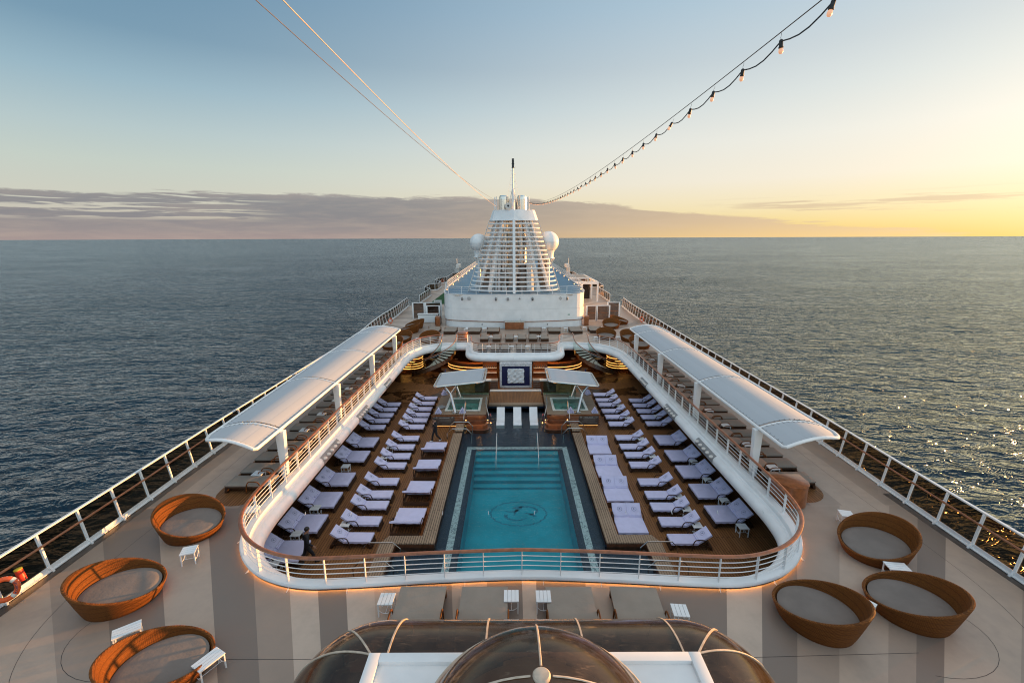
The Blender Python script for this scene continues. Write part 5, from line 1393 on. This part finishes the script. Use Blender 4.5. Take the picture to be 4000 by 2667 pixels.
# roof railing
def plain_rail(path, z, label, step=1.9, h=1.05, n=4, m='white', name='roof_rail'):
    root = thing(name, label, 'railing', (path[0][0],path[0][1],z)); P = [Vector((p[0],p[1],z)) for p in path]
    pm = MB().box(-.025,.025,-.025,.025,0,h).mesh('rail_post', M[m])
    for p, t in resample(P, step):
        o = bpy.data.objects.new('post', pm); col.objects.link(o); o.parent = root; o.location = p-Vector(root.location)
    for k in range(n):
        F = resample(P, .8); 
        if k == n-1: tp = MB().tube([p+Vector((0,0,h*(k+1)/n)) for p, t in F], .03, 6); wpart(tp, 'top_rail', M[m], root, smooth=True)
        else:
            if k == 0: bb = MB()
            bb.tube([p+Vector((0,0,h*(k+1)/n)) for p, t in F], .016, 5)
    wpart(bb, 'bars', M[m], root, smooth=True)
plain_rail([(x*.985+.005,y+.15) for x, y in hplan(0,118)], RZ+.0, 'white railing round the blue deckhouse roof')
b = MB()
for sx in (-1,1):
    for k in range(8):
        y = 61+k*7; x = HX+sx*(9.05+.012*k*2)  # the glowing ball stands in for a sun glint at the rail foot
        tag(MB().box(x-.06,x+.06,y-.05,y+.05,RZ+.12,RZ+.26).ball((x-sx*.08,y-.06,RZ+.24),.055,8,6,mi=1).build('roof_lamp', [M['white'], M['lamp']], smooth=True), 'small lamp with emissive sun glint at the foot of the roof railing, %s side' % SIDE[sx], 'lamp', 'small lamps along the roof railing, %s side' % SIDE[sx])
for x in (-6.6,-1.9,2.9,7.1):
    tag(MB().box(x-.5,x+.5,56.5,56.7,RZ+.004,RZ+.10).build('roof_light', M['steel'], bevel=.02), 'flat steel lamp casing on the blue roof edge', 'lamp casing', 'flat steel casings on the blue roof edge')

fu = thing('funnel', 'tall tapering white funnel wrapped in round louvre bars', 'funnel', (HX,58,RZ))
FZ0, FZ1, FZ2 = RZ, 16.15, 17.5
def fw_(z): return 5.85+(3.05-5.85)*(z-7.3)/(16.0-7.3)
def fy(z): return 57.5+(59.6-57.5)*(z-7.3)/(16.0-7.3)
def fpt(a, z, k=1.0):
    w_ = fw_(z)*k; s = math.sin(R(a)); return Vector((HX+w_*math.copysign(abs(s)**.86, s), fy(z)+(3.0*w_/5.8)*(1-math.cos(R(a))**.9)+(1-k)*2, z))
NB = 16
for i in range(NB):
    z = 7.42+(15.75-7.42)*i/(NB-1)
    b = MB().tube([fpt(a, z) for a in range(-90,91,6)], .098, 10)
    wpart(b, 'louvre_bar', M['white'], fu, smooth=True)
for sx in (-1,1):
    b = MB(); Q = []
    for z in (RZ, 16.2):
        p = fpt(90*sx, z); Q += [(p.x+sx*.16,p.y-.25,z),(p.x+sx*.24,p.y-.25,z),(p.x+sx*.24,p.y+.3,z),(p.x+sx*.16,p.y+.3,z)]
    b.add(Q, [(3,2,1,0),(4,5,6,7),(0,1,5,4),(1,2,6,5),(2,3,7,6),(3,0,4,7)]); wpart(b, 'side_plate', M['white2'], fu)
b = MB(); p0, p1 = fpt(0,RZ), fpt(0,16.2); b.beam(p0+Vector((0,.1,0)), p1+Vector((0,.1,0)), .34, .5, up=(0,1,0)); wpart(b, 'centre_pillar', M['white'], fu)
for sx in (-1,1):
    for a, kk, wd in ((34,.90,.55),(62,.88,.5)):
        b = MB(); q0, q1 = fpt(a*sx,RZ,kk)+Vector((0,1.2,0)), fpt(a*.85*sx,16.2,kk)+Vector((0,.8,0))
        b.beam(q0, q1, .16, 1.0 if a == 34 else .7, up=(0,1,0)); b.beam(q0+Vector((0,.5,0)), q1+Vector((0,.4,0)), wd, .10, up=(0,1,0))
        wpart(b, 'frame_leg', M['white'], fu)
# machinery seen between the bars
b = MB()
for x, r, z1 in ((-2.9,.16,13.2),(-2.45,.12,13.8),(-2.05,.2,12.5),(-1.5,.10,14),(-1.2,.13,12.9),(-3.3,.1,11),(2.2,.5,15.5)):
    b.tube([(HX+x,61.6,RZ),(HX+x*.93,62,z1)], r, 10)
    if z1 < 14: b.tube([(HX+x*.93,62,z1),(HX+x*.8,62.6,z1+.6)], r*.9, 8)
for z in (9.0,10.6,12.2,13.4): b.beam((HX-3.6,61.3,z),(HX-.6,61.3,z),.12,.12)
wpart(b, 'pipework', M['white'], fu, smooth=True)
for x in (-1.55,1.25):
    wpart(MB().lathe([(.85,0),(.85,2.4),(.6,2.8),(.5,3.4)], (HX+x,62.4,RZ), 24), 'silencer', M['darksteel'], fu, smooth=True, angle=40)
    wpart(MB().lathe([(.72,0),(.72,7.2)], (HX+x*.85,63.2,RZ+3), 20), 'uptake', M['steel'], fu, smooth=True, angle=40)
b = MB()
for z0 in (9.6,12.8):
    b.beam((HX-2.3,62,z0),(HX-.3,62,z0+3),.16,.16); b.beam((HX+2.3,62,z0),(HX+.3,62,z0+3),.16,.16); b.beam((HX-3.2,62,z0),(HX+3.2,62,z0),.16,.22)
wpart(b, 'brace', M['white2'], fu)
b = MB()
for z, k in ((RZ,.96),(16.2,.94)):
    w_ = fw_(z)*k; b.v += [(HX-w_,65.6,z),(HX+w_*.55,65.6,z)]
b.f.append((0,1,3,2)); b.m.append(0); wpart(b, 'rear_wall', M['white2'], fu)
b = MB(); b.box(HX-4.5,HX-3.0,64,64.1,RZ,9.8); b.box(HX+3.3,HX+4.7,64,64.1,RZ,11.5); wpart(b, 'louvre_panel', M['darksteel'], fu)
b = MB()
for k in range(6): b.tube([(HX-4.9,60.6+.03*k,RZ+.25+.17*k),(HX-2.6,60.2,RZ+.2+.17*k)], .05, 6)
wpart(b, 'hose', M['grey'], fu, smooth=True)
b = MB()
for z in (FZ1, FZ2): 
    w_ = 3.2 if z == FZ1 else 2.74; yf = 59.55 if z == FZ1 else 60.0
    b.v += [(HX+w_*x, yf+y, z) for x, y in ((-1,5.5),(-1,1.9),(-.97,1.45),(-.88,1.05),(-.5,.52),(0,0),(.5,.52),(.88,1.05),(.97,1.45),(1,1.9),(1,5.5))]
for i in range(11): j = (i+1) % 11; b.f.append((i,j,11+j,11+i)); b.m.append(0)
b.f += [tuple(range(11,22)), tuple(range(11))[::-1]]; b.m += [0,0]
wpart(b, 'cap', M['white'], fu, smooth=True, angle=28)
for x in (-1.28,1.05):
    b = MB(); cx, cy = HX+x, 61.6
    pr = [(.66,17.4),(.66,18.05),(.68,18.05),(.68,18.1),(.66,18.1),(.66,18.75),(.68,18.75),(.68,18.8),(.66,18.8),(.64,19.15),(.56,19.2),(.54,19.32),(.50,19.32),(.50,18.9),(.001,18.8)]
    wpart(b.lathe(pr, (cx,cy,0), 28, cap=False), 'exhaust_pipe', M['steel'], fu, smooth=True, angle=40)
wpart(MB().lathe([(.3,17.4),(.3,18.9)], (HX+.55,62.6,0), 14), 'small_exhaust', M['darksteel'], fu, smooth=True, angle=40)
b = MB(); b.lathe([(.02,-.28),(.10,-.26),(.16,-.1),(.40,.10),(.42,.1),(.18,-.14)][::-1], (0,0,0), 20, axis='y', cap=False)
hn = thing('ship_horn', 'round grey ship horn at the foot of the mast', 'horn', (-.42,60.3,17.95))
b = MB(); b.lathe([(.41,-.25),(.36,-.16),(.2,.0),(.10,.2),(.09,.5)], (0,0,0), 24, axis='y', cap=True); b.build('bell', M['white2'], hn, smooth=True, angle=60)
b = MB(); b.lathe([(.001,-.262),(.13,-.262),(.13,-.256),(.001,-.256)], (0,0,0), 16, axis='y', cap=False); b.build('throat', M['black'], hn)
MB().box(-.06,.06,.2,.4,-.46,0).build('bracket', M['white'], hn)
ms = thing('mast', 'slim white signal mast with hooked rungs rising from the funnel', 'mast', (.2,60.6,FZ2))
MB().lathe([(.20,0),(.17,2.4),(.15,2.5),(.10,2.55),(.085,5.1)], (0,0,0), 14).build('pole', M['white'], ms, smooth=True, angle=40)
b = MB()
for k in range(11):
    z = .9+.42*k; s = -1 if k % 2 else 1; r0 = .1 if z > 2.5 else .17; b.tube([(s*r0,0,z),(s*(r0+.2),0,z),(s*(r0+.23),0,z+.12)], .018, 5)
b.build('rung', M['white2'], ms, smooth=True)
b = MB()
for s in (-1,1): b.tube([(s*.12,0,4.6),(s*.75,.3,1.6)], .008, 4); b.tube([(s*.14,0,2.3),(s*.72,-.1,.0)], .035, 6)
b.build('stay', M['white2'], ms, smooth=True)
b = MB(); b.box(-.14,.14,-.12,.12,5.1,5.5); b.box(-.14,.14,-.12,.12,5.58,6.15); b.box(-.17,.17,-.14,.14,5.5,5.56); b.box(-.17,.17,-.14,.14,5.05,5.1); b.build('signal_lamp', M['black'], ms)
b = MB().ball((.02,-.13,5.95), .05, 8, 6); b.build('lens', M['steel'], ms, smooth=True)
for x in (-1.98,2.2):
    o = thing('funnel_post', 'short white post with cable eyes on the funnel cap, %s side' % SIDE[-1 if x < 0 else 1], 'post', (x,60.6,FZ2))
    MB().box(-.22,-.08,-.05,.05,0,1.55).build('plate', M['white'], o); MB().tube([(.05,0,0),(.05,0,1.6)], .05, 8).build('post', M['white'], o, smooth=True)
    MB().tube([(-.05,0,1.1),(.2,0,1.1)], .02, 6).tube([(-.05,0,.3),(.2,0,.3)], .02, 6).build('eye', M['steel'], o, smooth=True)
def radome(loc, r, lab):
    root = thing('radome', lab, 'radome', loc)
    MB().ball((0,0,0), r, 32, 18).build('dome', M['white'], root, smooth=True, angle=80)
    MB().lathe([(r*.60,-r*.80),(r*.53,-r*1.02),(r*.50,-r*1.2),(r*.50,-r*1.5)], (0,0,0), 28).build('collar', M['white'], root, smooth=True, angle=50)
    MB().tube([(r*1.003*math.cos(R(a)), r*1.003*math.sin(R(a)), -.05) for a in range(0,360,10)], .012, 5, closed=True).build('seam', M['grey'], root, smooth=True)
    MB().lathe([(r*.62,-r*1.5),(r*.62,-r*1.56)], (0,0,0), 20).lathe([(.2,-r*1.56),(.26,RZ-loc[2])], (0,0,0), 12).build('pedestal', M['white'], root, smooth=True, angle=40)
    b = MB()
    for a in range(0,360,45): b.tube([(r*.6*math.cos(R(a)),r*.6*math.sin(R(a)),-r*1.56),(.22*math.cos(R(a)),.22*math.sin(R(a)),-r*1.56-.9)], .03, 5)
    b.build('strut', M['white'], root, smooth=True)
radome((-4.42,62.5,13.35), 1.2, 'white ball radome behind the darker-sea side of the funnel'); radome((4.95,62.5,13.45), 1.4, 'larger white ball radome behind the sunset side of the funnel')

# ------------------------------------------------------------------ far deck: screens, buffet, turf, pavilion
def screens(segs, label, ztop):
    root = thing('wind_screen', label, 'wind screen', (segs[0][0],segs[0][1],UP))
    for (x0, y0_, x1, y1_) in segs:
        for x, y in ((x0,y0_),(x1,y1_)): wpart(MB().box(x-.09,x+.09,y-.09,y+.09,UP,UP+ztop), 'post', M['white'], root, bevel=.01)
        wpart(MB().add([(x0,y0_,UP+.12),(x1,y1_,UP+.12),(x1,y1_,UP+ztop-.08),(x0,y0_,UP+ztop-.08)], [(0,1,2,3)]), 'glass_pane', M['tintgrey'], root)
        b = MB().beam((x0,y0_,UP+ztop-.05),(x1,y1_,UP+ztop-.05),.08,.10); wpart(b, 'top_rail', M['white'], root)
        b = MB().beam((x0,y0_-.05,UP+1.08),(x1,y1_-.05,UP+1.08),.06,.06); wpart(b, 'handrail', M['wood'], root)
screens([(-13.75,62.7,-12.2,62.9),(-12.0,62.9,-9.9,63.2)], 'tall smoked glass wind screen farther out, darker-sea side', 2.3)
screens([(-11.6,61.5,-9.9,61.6)], 'smoked glass wind screen against the deckhouse, darker-sea side', 2.05)
screens([(10.1,60.8,11.4,60.9),(11.5,60.9,13.2,61.0)], 'smoked glass wind screen against the deckhouse, sunset side', 2.1)
screens([(13.3,62.6,14.9,62.6)], 'tall smoked glass wind screen farther out, sunset side', 2.3)
bf = thing('buffet_box', 'white low buffet box before the smoked screen', 'buffet', (-11.2,59.9,UP))
wpart(MB().box(-12.5,-9.95,59.85,60.6,UP+.05,UP+1.0), 'body', M['white'], bf); wpart(MB().box(-12.6,-9.85,59.8,60.7,UP+1.06,UP+1.14), 'lid', M['white'], bf); wpart(MB().box(-12.45,-10,59.9,60.55,UP+1.0,UP+1.06), 'gap', M['black'], bf)
tag(MB().box(-10.0,-9.3,58.2,59.2,UP,UP+.95).box(-9.98,-9.32,58.22,59.15,UP+.952,UP+1.0).build('wicker_bin', M['wickerdark']), 'dark woven bin between the buffet box and the teak locker', 'bin')
struct(MB().flat([(-14.2,77.3),(-9.6,77.3),(-9.6,104),(-13.9,104)], [], UP+.01).build('putting_green', M['turf']))
for x, y, nm in ((-12.8,78.3,'on the front edge of the putting green'),(-10.3,78.1,'on the putting green beside the deckhouse')):
    tag(MB().box(x-.65,x+.65,y-.3,y+.3,UP+.42,UP+.5).box(x-.6,x-.5,y-.28,y+.28,UP,UP+.42).box(x+.5,x+.6,y-.28,y+.28,UP,UP+.42).box(x-.5,x+.5,y+.2,y+.24,UP+.05,UP+.4).build('garden_bench', M['white']), 'white bench standing '+nm, 'bench')
tag(MB().box(-11.4,-9.6,89,92.5,UP,UP+.55).build('game_table', M['white'], bevel=.03), 'white block table at the rear of the putting green', 'table')
pv = thing('pavilion', 'white open-framed pavilion with smoked panels on the sunset side', 'pavilion', (13,80,UP))
for x, y in ((15.0,79.6),(14.6,83.5),(15.0,90),(12.6,81.8)): wpart(MB().box(x-.14,x+.14,y-.14,y+.14,UP,UP+3.3), 'post', M['white'], pv)
b = MB(); b.beam((9.9,80,UP+3.3),(15.1,79.6,UP+3.3),.2,.45); b.beam((15.0,79.6,UP+3.4),(15.0,96,UP+3.4),.2,.3); b.beam((9.9,88,UP+3.4),(15,88,UP+3.4),.2,.25); b.beam((9.9,95.8,UP+3.4),(15,95.8,UP+3.4),.2,.3); wpart(b, 'roof_frame', M['white'], pv)
wpart(MB().flat([(10,88.2),(14.8,88.2),(14.8,95.6),(10,95.6)], [], UP+3.5), 'roof', M['darkwood'], pv)
wpart(MB().box(10.0,12.3,81.9,81.95,UP,UP+3.05), 'glass_panel', M['tintgrey'], pv)
wpart(MB().box(13.0,14.4,84,84.05,UP,UP+3.05), 'glass_panel', M['tintgrey'], pv)
wpart(MB().box(9.9,12.4,82.2,88,UP+.01,UP+.05), 'mat', M['turf'], pv)
pal = thing('palm', 'small dry palm behind the pavilion glass', 'palm', (11.3,86,UP))
MB().lathe([(.18,0),(.12,2.0)], (0,0,0), 13).build('trunk', M['darkwood'], pal, smooth=True)
b = MB(); r_ = random.Random(5)
for k in range(40):
    a = r_.uniform(0,6.28); e = r_.uniform(-.3,1.2); L = r_.uniform(.9,1.4); P = [Vector((0,0,2.0))]
    for i in range(1,6): P.append(Vector((math.cos(a)*L*i/5, math.sin(a)*L*i/5, 2+L*(math.sin(e)*i/5-.9*(i/5)**2))))
    for i in range(5):
        sd = Vector((-math.sin(a),math.cos(a),0))*.05*(1-i/6); sd2 = Vector((-math.sin(a),math.cos(a),0))*.05*(1-(i+1)/6)
        b.add([P[i]-sd,P[i]+sd,P[i+1]+sd2,P[i+1]-sd2], [(0,1,2,3)])
b.build('frond', simple('dry_palm', (.22,.20,.11), .8), pal)
pln = thing('shrub', 'low green shrub in the pavilion behind the glass', 'shrub', (11.2,84.5,UP))
b = MB()
for k in range(260):
    a = r_.uniform(0,6.28); e = r_.uniform(0,1.5); q = r_.uniform(.5,1); c = Vector((math.cos(a)*math.cos(e)*1.1*q, math.sin(a)*math.cos(e)*.9*q, .2+math.sin(e)*1.2*q))
    u = Vector((r_.uniform(-1,1),r_.uniform(-1,1),r_.uniform(-1,1))).normalized()*.13; v = u.cross(Vector((r_.uniform(-1,1),1,.3))).normalized()*.07
    b.add([c-u,c-v,c+u,c+v], [(0,1,2,3)])
b.build('foliage', simple('green_leaves', (.07,.16,.03), .7), pln)
for x, y, s in ((-11.5,96,-1),(12.5,112,1)):
    pass
for i, (x, y) in enumerate([(-12.6,97),(-12.2,102),(-12.5,109),(-13.4,114),(12.6,104),(13.0,110)]):
    tag(MB().lathe([(.06,0),(.06,1.5),(.18,1.55),(.18,1.9),(.06,1.95)], (x,y,UP), 10, mi=0).ball((x-.05,y-.16,UP+1.72),.09,8,6,mi=1).build('deck_lantern', [M['white2'], M['lamp']], smooth=True, angle=40), '%s lit deck lantern beyond the roof railing, counted from the putting green' % ORD[i], 'lantern', 'lit lanterns on the far deck')
for sx, x in ((-1,-15.9),(1,16.5)):
    tag(MB().box(x-.8 if sx > 0 else x,x+.8 if sx < 0 else x,131.5,137,UP+2.6,UP+3.6).tube([(x,134,UP+3.6),(x,134,UP+5.2)],.05,6).box(x-.4,x+.4,133,135,UP,UP+2.6).build('bridge_wing', M['white2']), 'small pale wing house at the far end of the deck, %s side' % SIDE[sx], 'wing house')
# ------------------------------------------------------------------ wires and festoon lights
def sagline(a, b_, sag, n=40):
    a, b_ = Vector(a), Vector(b_)
    return [a.lerp(b_, i/n)-Vector((0,0,4*sag*(i/n)*(1-i/n))) for i in range(n+1)]
tag(MB().tube(sagline((-1.85,60.5,18.6),(-7.12,5,20.41),.70), .012, 5).build('mast_wire', M['darksteel'], smooth=True), 'thin dark wire sweeping up from the funnel cap', 'wire')
tag(MB().tube(sagline((-1.78,60.5,17.8),(-7.19,5,21.37),.65), .016, 6).build('mast_cable', simple('pale_cable',(.62,.5,.38),.5), smooth=True), 'pale sunlit cable sweeping up from the funnel cap', 'cable')
FA, FB, FS = Vector((2.15,60.5,18.6)), Vector((4.13,5,17.1)), 1.08
def fest(y):
    t = (FA.y-y)/(FA.y-FB.y); return FA.lerp(FB, t)-Vector((0,0,4*FS*t*(1-t)))
fl = thing('festoon_lights', 'string of frosted bulbs in black sockets hanging from a thin wire', 'string lights', FA)
wpart(MB().tube([fest(60.5-55.5*i/60) for i in range(61)]+[fest(3.5)], .008, 5), 'support_wire', M['black'], fl, smooth=True)
ysb = [6.55+1.07*i for i in range(50)]
b = MB(); Pc = []
prev = None
for i, y in enumerate(ysb):
    q = fest(y)-Vector((0,0,.13))
    if prev is not None:
        for k in range(1,5):
            m_ = prev.lerp(q, k/5); Pc.append(m_-Vector((0,0,.10*math.sin(math.pi*k/5))))
    Pc.append(q); prev = q
Pc = [fest(5.2)-Vector((0,0,.16))]+Pc
wpart(MB().tube(Pc, .011, 5), 'cable', M['black'], fl, smooth=True)
sm = MB().lathe([(.012,.03),(.028,.02),(.034,0),(.034,-.085),(.042,-.09),(.042,-.105),(.034,-.11)], (0,0,0), 12).tube([(0,0,.02),(.012,0,.06),(-.012,0,.09),(0,0,.13)], .004, 4).mesh('bulb_socket', M['black'], smooth=True)
bm_ = MB().lathe([(.024,-.11),(.034,-.125),(.039,-.15),(.036,-.178),(.022,-.197),(.001,-.204)], (0,0,0), 14, cap=False).mesh('bulb_glass', M['bulb'], smooth=True)
r_ = random.Random(11)
for y in ysb:
    o = bpy.data.objects.new('socket', sm); col.objects.link(o); o.parent = fl; o.location = fest(y)-Vector((0,0,.13))-FA
    o.scale = (.85,)*3; o.rotation_euler = (R(r_.uniform(-14,14)), R(r_.uniform(-6,24)), r_.uniform(0,6))
    g = bpy.data.objects.new('bulb', bm_); col.objects.link(g); g.parent = o

# ------------------------------------------------------------------ lifebuoys
def lifebuoy(loc, rot, lab, big=True):
    root = thing('lifebuoy', lab, 'lifebuoy', loc); root.rotation_euler = rot
    r, t = .31, .075
    MB().tube([(r*math.cos(R(a)), 0, r*math.sin(R(a))) for a in range(0,360,8)], t, 12, closed=True).build('ring', M['orange'], root, smooth=True, angle=80)
    for a in (45,135,225,315):
        MB().tube([(r*math.cos(R(a+d)), 0, r*math.sin(R(a+d))) for d in (-8,-3,3,8)], t*1.06, 12).build('reflective_band', M['reflect'], root, smooth=True, angle=50)
    MB().tube([((r+t*.9)*math.cos(R(a)), 0, (r+t*.9)*math.sin(R(a))) for a in range(0,360,15)], .010, 5, closed=True).build('grab_line', M['white2'], root, smooth=True)
    if big:
        for ch, a in zip('SPLENDOR', [30-8.6*k for k in range(8)]):
            me = text_mesh(ch, .085, .002, 'letter', M['navy']); o = bpy.data.objects.new('letter', me); col.objects.link(o); o.parent = root
            rr = Matrix.Rotation(R(90), 4, 'X'); ro_ = Matrix.Rotation(R(a-90), 4, 'Z')
            o.matrix_local = Matrix.Translation((r*math.cos(R(a)), -t-.004, r*math.sin(R(a)))) @ rr @ ro_
    return root
lifebuoy((-15.50,11.85,UP+.62), (R(-18),0,R(28)), 'orange lettered lifebuoy on the rail post at the very picture edge')
sf = thing('smoke_float', 'red smoke float with yellow cap beside the lettered lifebuoy', 'smoke float', (-15.45,12.35,UP+.55)); sf.rotation_euler = (0,R(-12),0)
MB().lathe([(.10,0),(.10,.36)], (0,0,0), 20).build('canister', M['red'], sf, smooth=True, angle=40); MB().lathe([(.10,.36),(.105,.40),(.085,.41),(.001,.41)], (0,0,0), 20, cap=False).build('cap', M['yellow'], sf, smooth=True, angle=40)
MB().tube([(.09,0,.1),(.13,0,-.08)], .012, 5).build('clip', M['black'], sf)
lifebuoy((-15.6,57.6,UP+.65), (0,0,R(60)), 'small distant orange lifebuoy on the darker-sea rail beyond the awning', False)
lifebuoy((16.85,58.2,UP+.65), (0,0,R(-60)), 'small distant orange lifebuoy on the sunset rail beyond the awning', False)
lifebuoy((-17.2,113.5,UP+.7), (0,0,R(20)), 'tiny red lifebuoy on the far bay rail, darker-sea side', False)
lifebuoy((18.6,118,UP+.7), (0,0,R(-20)), 'tiny red lifebuoy on the far bay rail, sunset side', False)

# ------------------------------------------------------------------ people
def person(loc, rz, J, E_, lab, mats, kids):
    """J: joint -> (position, radius, material), E_: bones"""
    names = list(J); idx = {k: i for i, k in enumerate(names)}
    me = bpy.data.meshes.new('body'); me.from_pydata([J[k][0] for k in names], [(idx[a], idx[b]) for a, b in E_], [])
    o = bpy.data.objects.new('tmp', me); col.objects.link(o)
    md = o.modifiers.new('skin', 'SKIN'); md.use_smooth_shade = True
    sk_ = me.skin_vertices[0].data
    for i, k in enumerate(names):
        r = J[k][1]; sk_[i].radius = (r*1.1, r*1.1) if isinstance(r, float) and r > .04 else (r, r) if isinstance(r, float) else (r[0]*1.08, r[1]*1.08); sk_[i].use_root = (k == 'pelvis')
    o.modifiers.new('sub', 'SUBSURF').levels = 2
    dg = bpy.context.evaluated_depsgraph_get(); m2 = bpy.data.meshes.new_from_object(o.evaluated_get(dg)); m2.name = 'body'
    bpy.data.objects.remove(o)
    m2.materials.clear()
    for m in mats: m2.materials.append(m)
    seg = [(Vector(J[a][0]), Vector(J[b][0]), J[b][2]) for a, b in E_]
    for p in m2.polygons:
        c = p.center; best = None
        for a, b_, mi in seg:
            d = b_-a; t = max(0, min(1, (c-a).dot(d)/max(1e-9, d.dot(d)))); q = (a+d*t-c).length
            if best is None or q < best[0]: best = (q, mi)
        p.material_index = best[1]; p.use_smooth = True
    root = bpy.data.objects.new('person', m2); col.objects.link(root); root.location = loc; root.rotation_euler = (0,0,rz)
    tag(root, lab, 'person')
    for nm, mb, m in kids: mb.build(nm, m, root, smooth=True, angle=60)
    return root
def skeleton(armL, armR, legL, legR, headturn=0.0, lean=0.0):
    """x to the person's right, y ahead; arms: (elbow, wrist, finger direction), legs: (knee, ankle, toe)"""
    J = {'pelvis': ((0,0,.93),(.155,.115),1), 'spine': ((0,.0+lean*.3,1.10),(.145,.10),1), 'chest': ((0,lean*.7,1.30),(.175,.115),1), 'collar': ((0,lean,1.43),(.13,.085),1),
         'neck': ((0,lean+.015,1.50),.056,0), 'jaw': ((.0,lean+.045,1.575),(.062,.075),0), 'head': ((0,lean+.035,1.655),(.078,.098),0), 'crown': ((0,lean+.025,1.73),(.062,.075),2),
         'nose': ((math.sin(headturn)*.125,lean+.035+.115*math.cos(headturn),1.635),.014,0),
         'ear_l': ((-.088,lean+.03,1.645),.016,0), 'ear_r': ((.088,lean+.03,1.645),.016,0)}
    E_ = [('pelvis','spine'),('spine','chest'),('chest','collar'),('collar','neck'),('neck','jaw'),('jaw','head'),('head','crown'),('head','nose'),('head','ear_l'),('head','ear_r')]
    for s, nm, arm, leg in ((-1,'l',armL,legL),(1,'r',armR,legR)):
        sh = (s*.185,lean*.9,1.40)
        J['sh_'+nm] = (sh,.064,1); J['el_'+nm] = (arm[0],.048,1); J['wr_'+nm] = (arm[1],.036,1)
        d = Vector(arm[2]).normalized(); w_ = Vector(arm[1]); side = d.cross(Vector((1,0,0.2))).normalized()
        J['pl_'+nm] = (tuple(w_+d*.07),(.036,.018),0); E_ += [('collar','sh_'+nm),('sh_'+nm,'el_'+nm),('el_'+nm,'wr_'+nm),('wr_'+nm,'pl_'+nm)]
        for k, (off, L) in enumerate(((-.030,.075),(-.010,.088),(.010,.082),(.030,.062))):
            a = w_+d*.10+side*off; c = a+d*L*.55+Vector((0,.008,-.008)); e = c+d*L*.45+Vector((0,.012,-.014))
            J['f%d_%s' % (k,nm)] = (tuple(a),.011,0); J['g%d_%s' % (k,nm)] = (tuple(c),.0095,0); J['h%d_%s' % (k,nm)] = (tuple(e),.008,0)
            E_ += [('pl_'+nm,'f%d_%s' % (k,nm)),('f%d_%s' % (k,nm),'g%d_%s' % (k,nm)),('g%d_%s' % (k,nm),'h%d_%s' % (k,nm))]
        a = w_+d*.045-side*.04; c = a+d*.05-side*.025
        J['t_'+nm] = (tuple(a),.012,0); J['u_'+nm] = (tuple(c),.010,0); E_ += [('pl_'+nm,'t_'+nm),('t_'+nm,'u_'+nm)]
        J['hip_'+nm] = ((s*.092,0,.86),.098,1); J['kn_'+nm] = (leg[0],.068,1); J['an_'+nm] = (leg[1],.055,1); J['he_'+nm] = (tuple(Vector(leg[1])+Vector((0,-.03,-.05))),.045,3); J['to_'+nm] = (leg[2],(.045,.03),3)
        E_ += [('pelvis','hip_'+nm),('hip_'+nm,'kn_'+nm),('kn_'+nm,'an_'+nm),('an_'+nm,'he_'+nm),('he_'+nm,'to_'+nm)]
    return J, E_
def hair_cap(y0, z0=1.672, back=.0):
    b = MB(); N, K = 20, 7
    for k in range(K+1):
        e = R(-12+102*k/K)
        for i in range(N):
            a = 2*math.pi*i/N; low = 1 if math.sin(a) < .35 else max(.0, 1-(math.sin(a)-.35)*2.2)
            ee = R(-42*low+ (8 if low < .5 else 0)+ (90-(-42*low+(8 if low < .5 else 0)))*k/K)
            b.v.append((.092*math.cos(a)*math.cos(ee), y0+.112*math.sin(a)*math.cos(ee)-.004, z0+.112*math.sin(ee)))
    for k in range(K):
        for i in range(N): j = (i+1)%N; b.f.append((k*N+i,k*N+j,(k+1)*N+j,(k+1)*N+i)); b.m.append(0)
    return b
J, E_ = skeleton(((-.25,-.10,1.14),(-.24,-.02,.90),(.0,.2,-1)), ((.27,.04,1.15),(.30,.24,.97),(.05,.5,-.9)),
                 ((-.10,-.10,.50),(-.10,-.33,.10),(-.11,-.16,.035)), ((.10,.20,.50),(.10,.30,.09),(.11,.50,.06)), lean=.05)
person((-9.05,17.5,0), R(-62), J, E_, 'person in black jacket and trousers walking past the frontmost white double lounger', [M['skin'],M['cloth'],M['hair'],M['black']],
       [('hair', hair_cap(.085), M['hair']), ('collar', MB().lathe([(.085,1.475),(.075,1.515),(.068,1.515)], (0,.06,0), 16, cap=False), M['cloth'])])
J, E_ = skeleton(((-.29,.06,1.18),(-.20,.22,1.40),(-.1,.25,1)), ((.29,-.06,1.16),(.36,.02,.95),(.15,.1,-1)),
                 ((-.10,-.02,.50),(-.13,-.32,.10),(-.14,-.16,.04)), ((.10,.16,.50),(.10,.24,.09),(.12,.44,.045)), headturn=.2)
b = MB()
b.add([(-.07,.088,1.46),(-.005,.125,1.33),(.005,.125,1.33),(.07,.088,1.46),(.055,.07,1.50),(.0,.112,1.38),(-.055,.07,1.50)], [(0,1,5,6),(2,3,4,5),(1,2,5)])
gl_ = MB().tube([(-.085,.08,1.665),(-.06,.135,1.665),(0,.148,1.662),(.06,.135,1.665),(.085,.08,1.665)], .006, 5)
person((-5.42,29.85,0), R(128), J, E_, 'person in dark uniform with white collar raising one hand beside the pool bench', [M['skin'],M['cloth'],M['hair'],M['shoe']],
       [('hair', hair_cap(.035), M['hair']), ('shirt_collar', b, M['shoe']), ('name_tag', MB().box(-.11,-.04,.118,.126,1.27,1.295), M['shoe']), ('glasses', gl_, M['black'])])
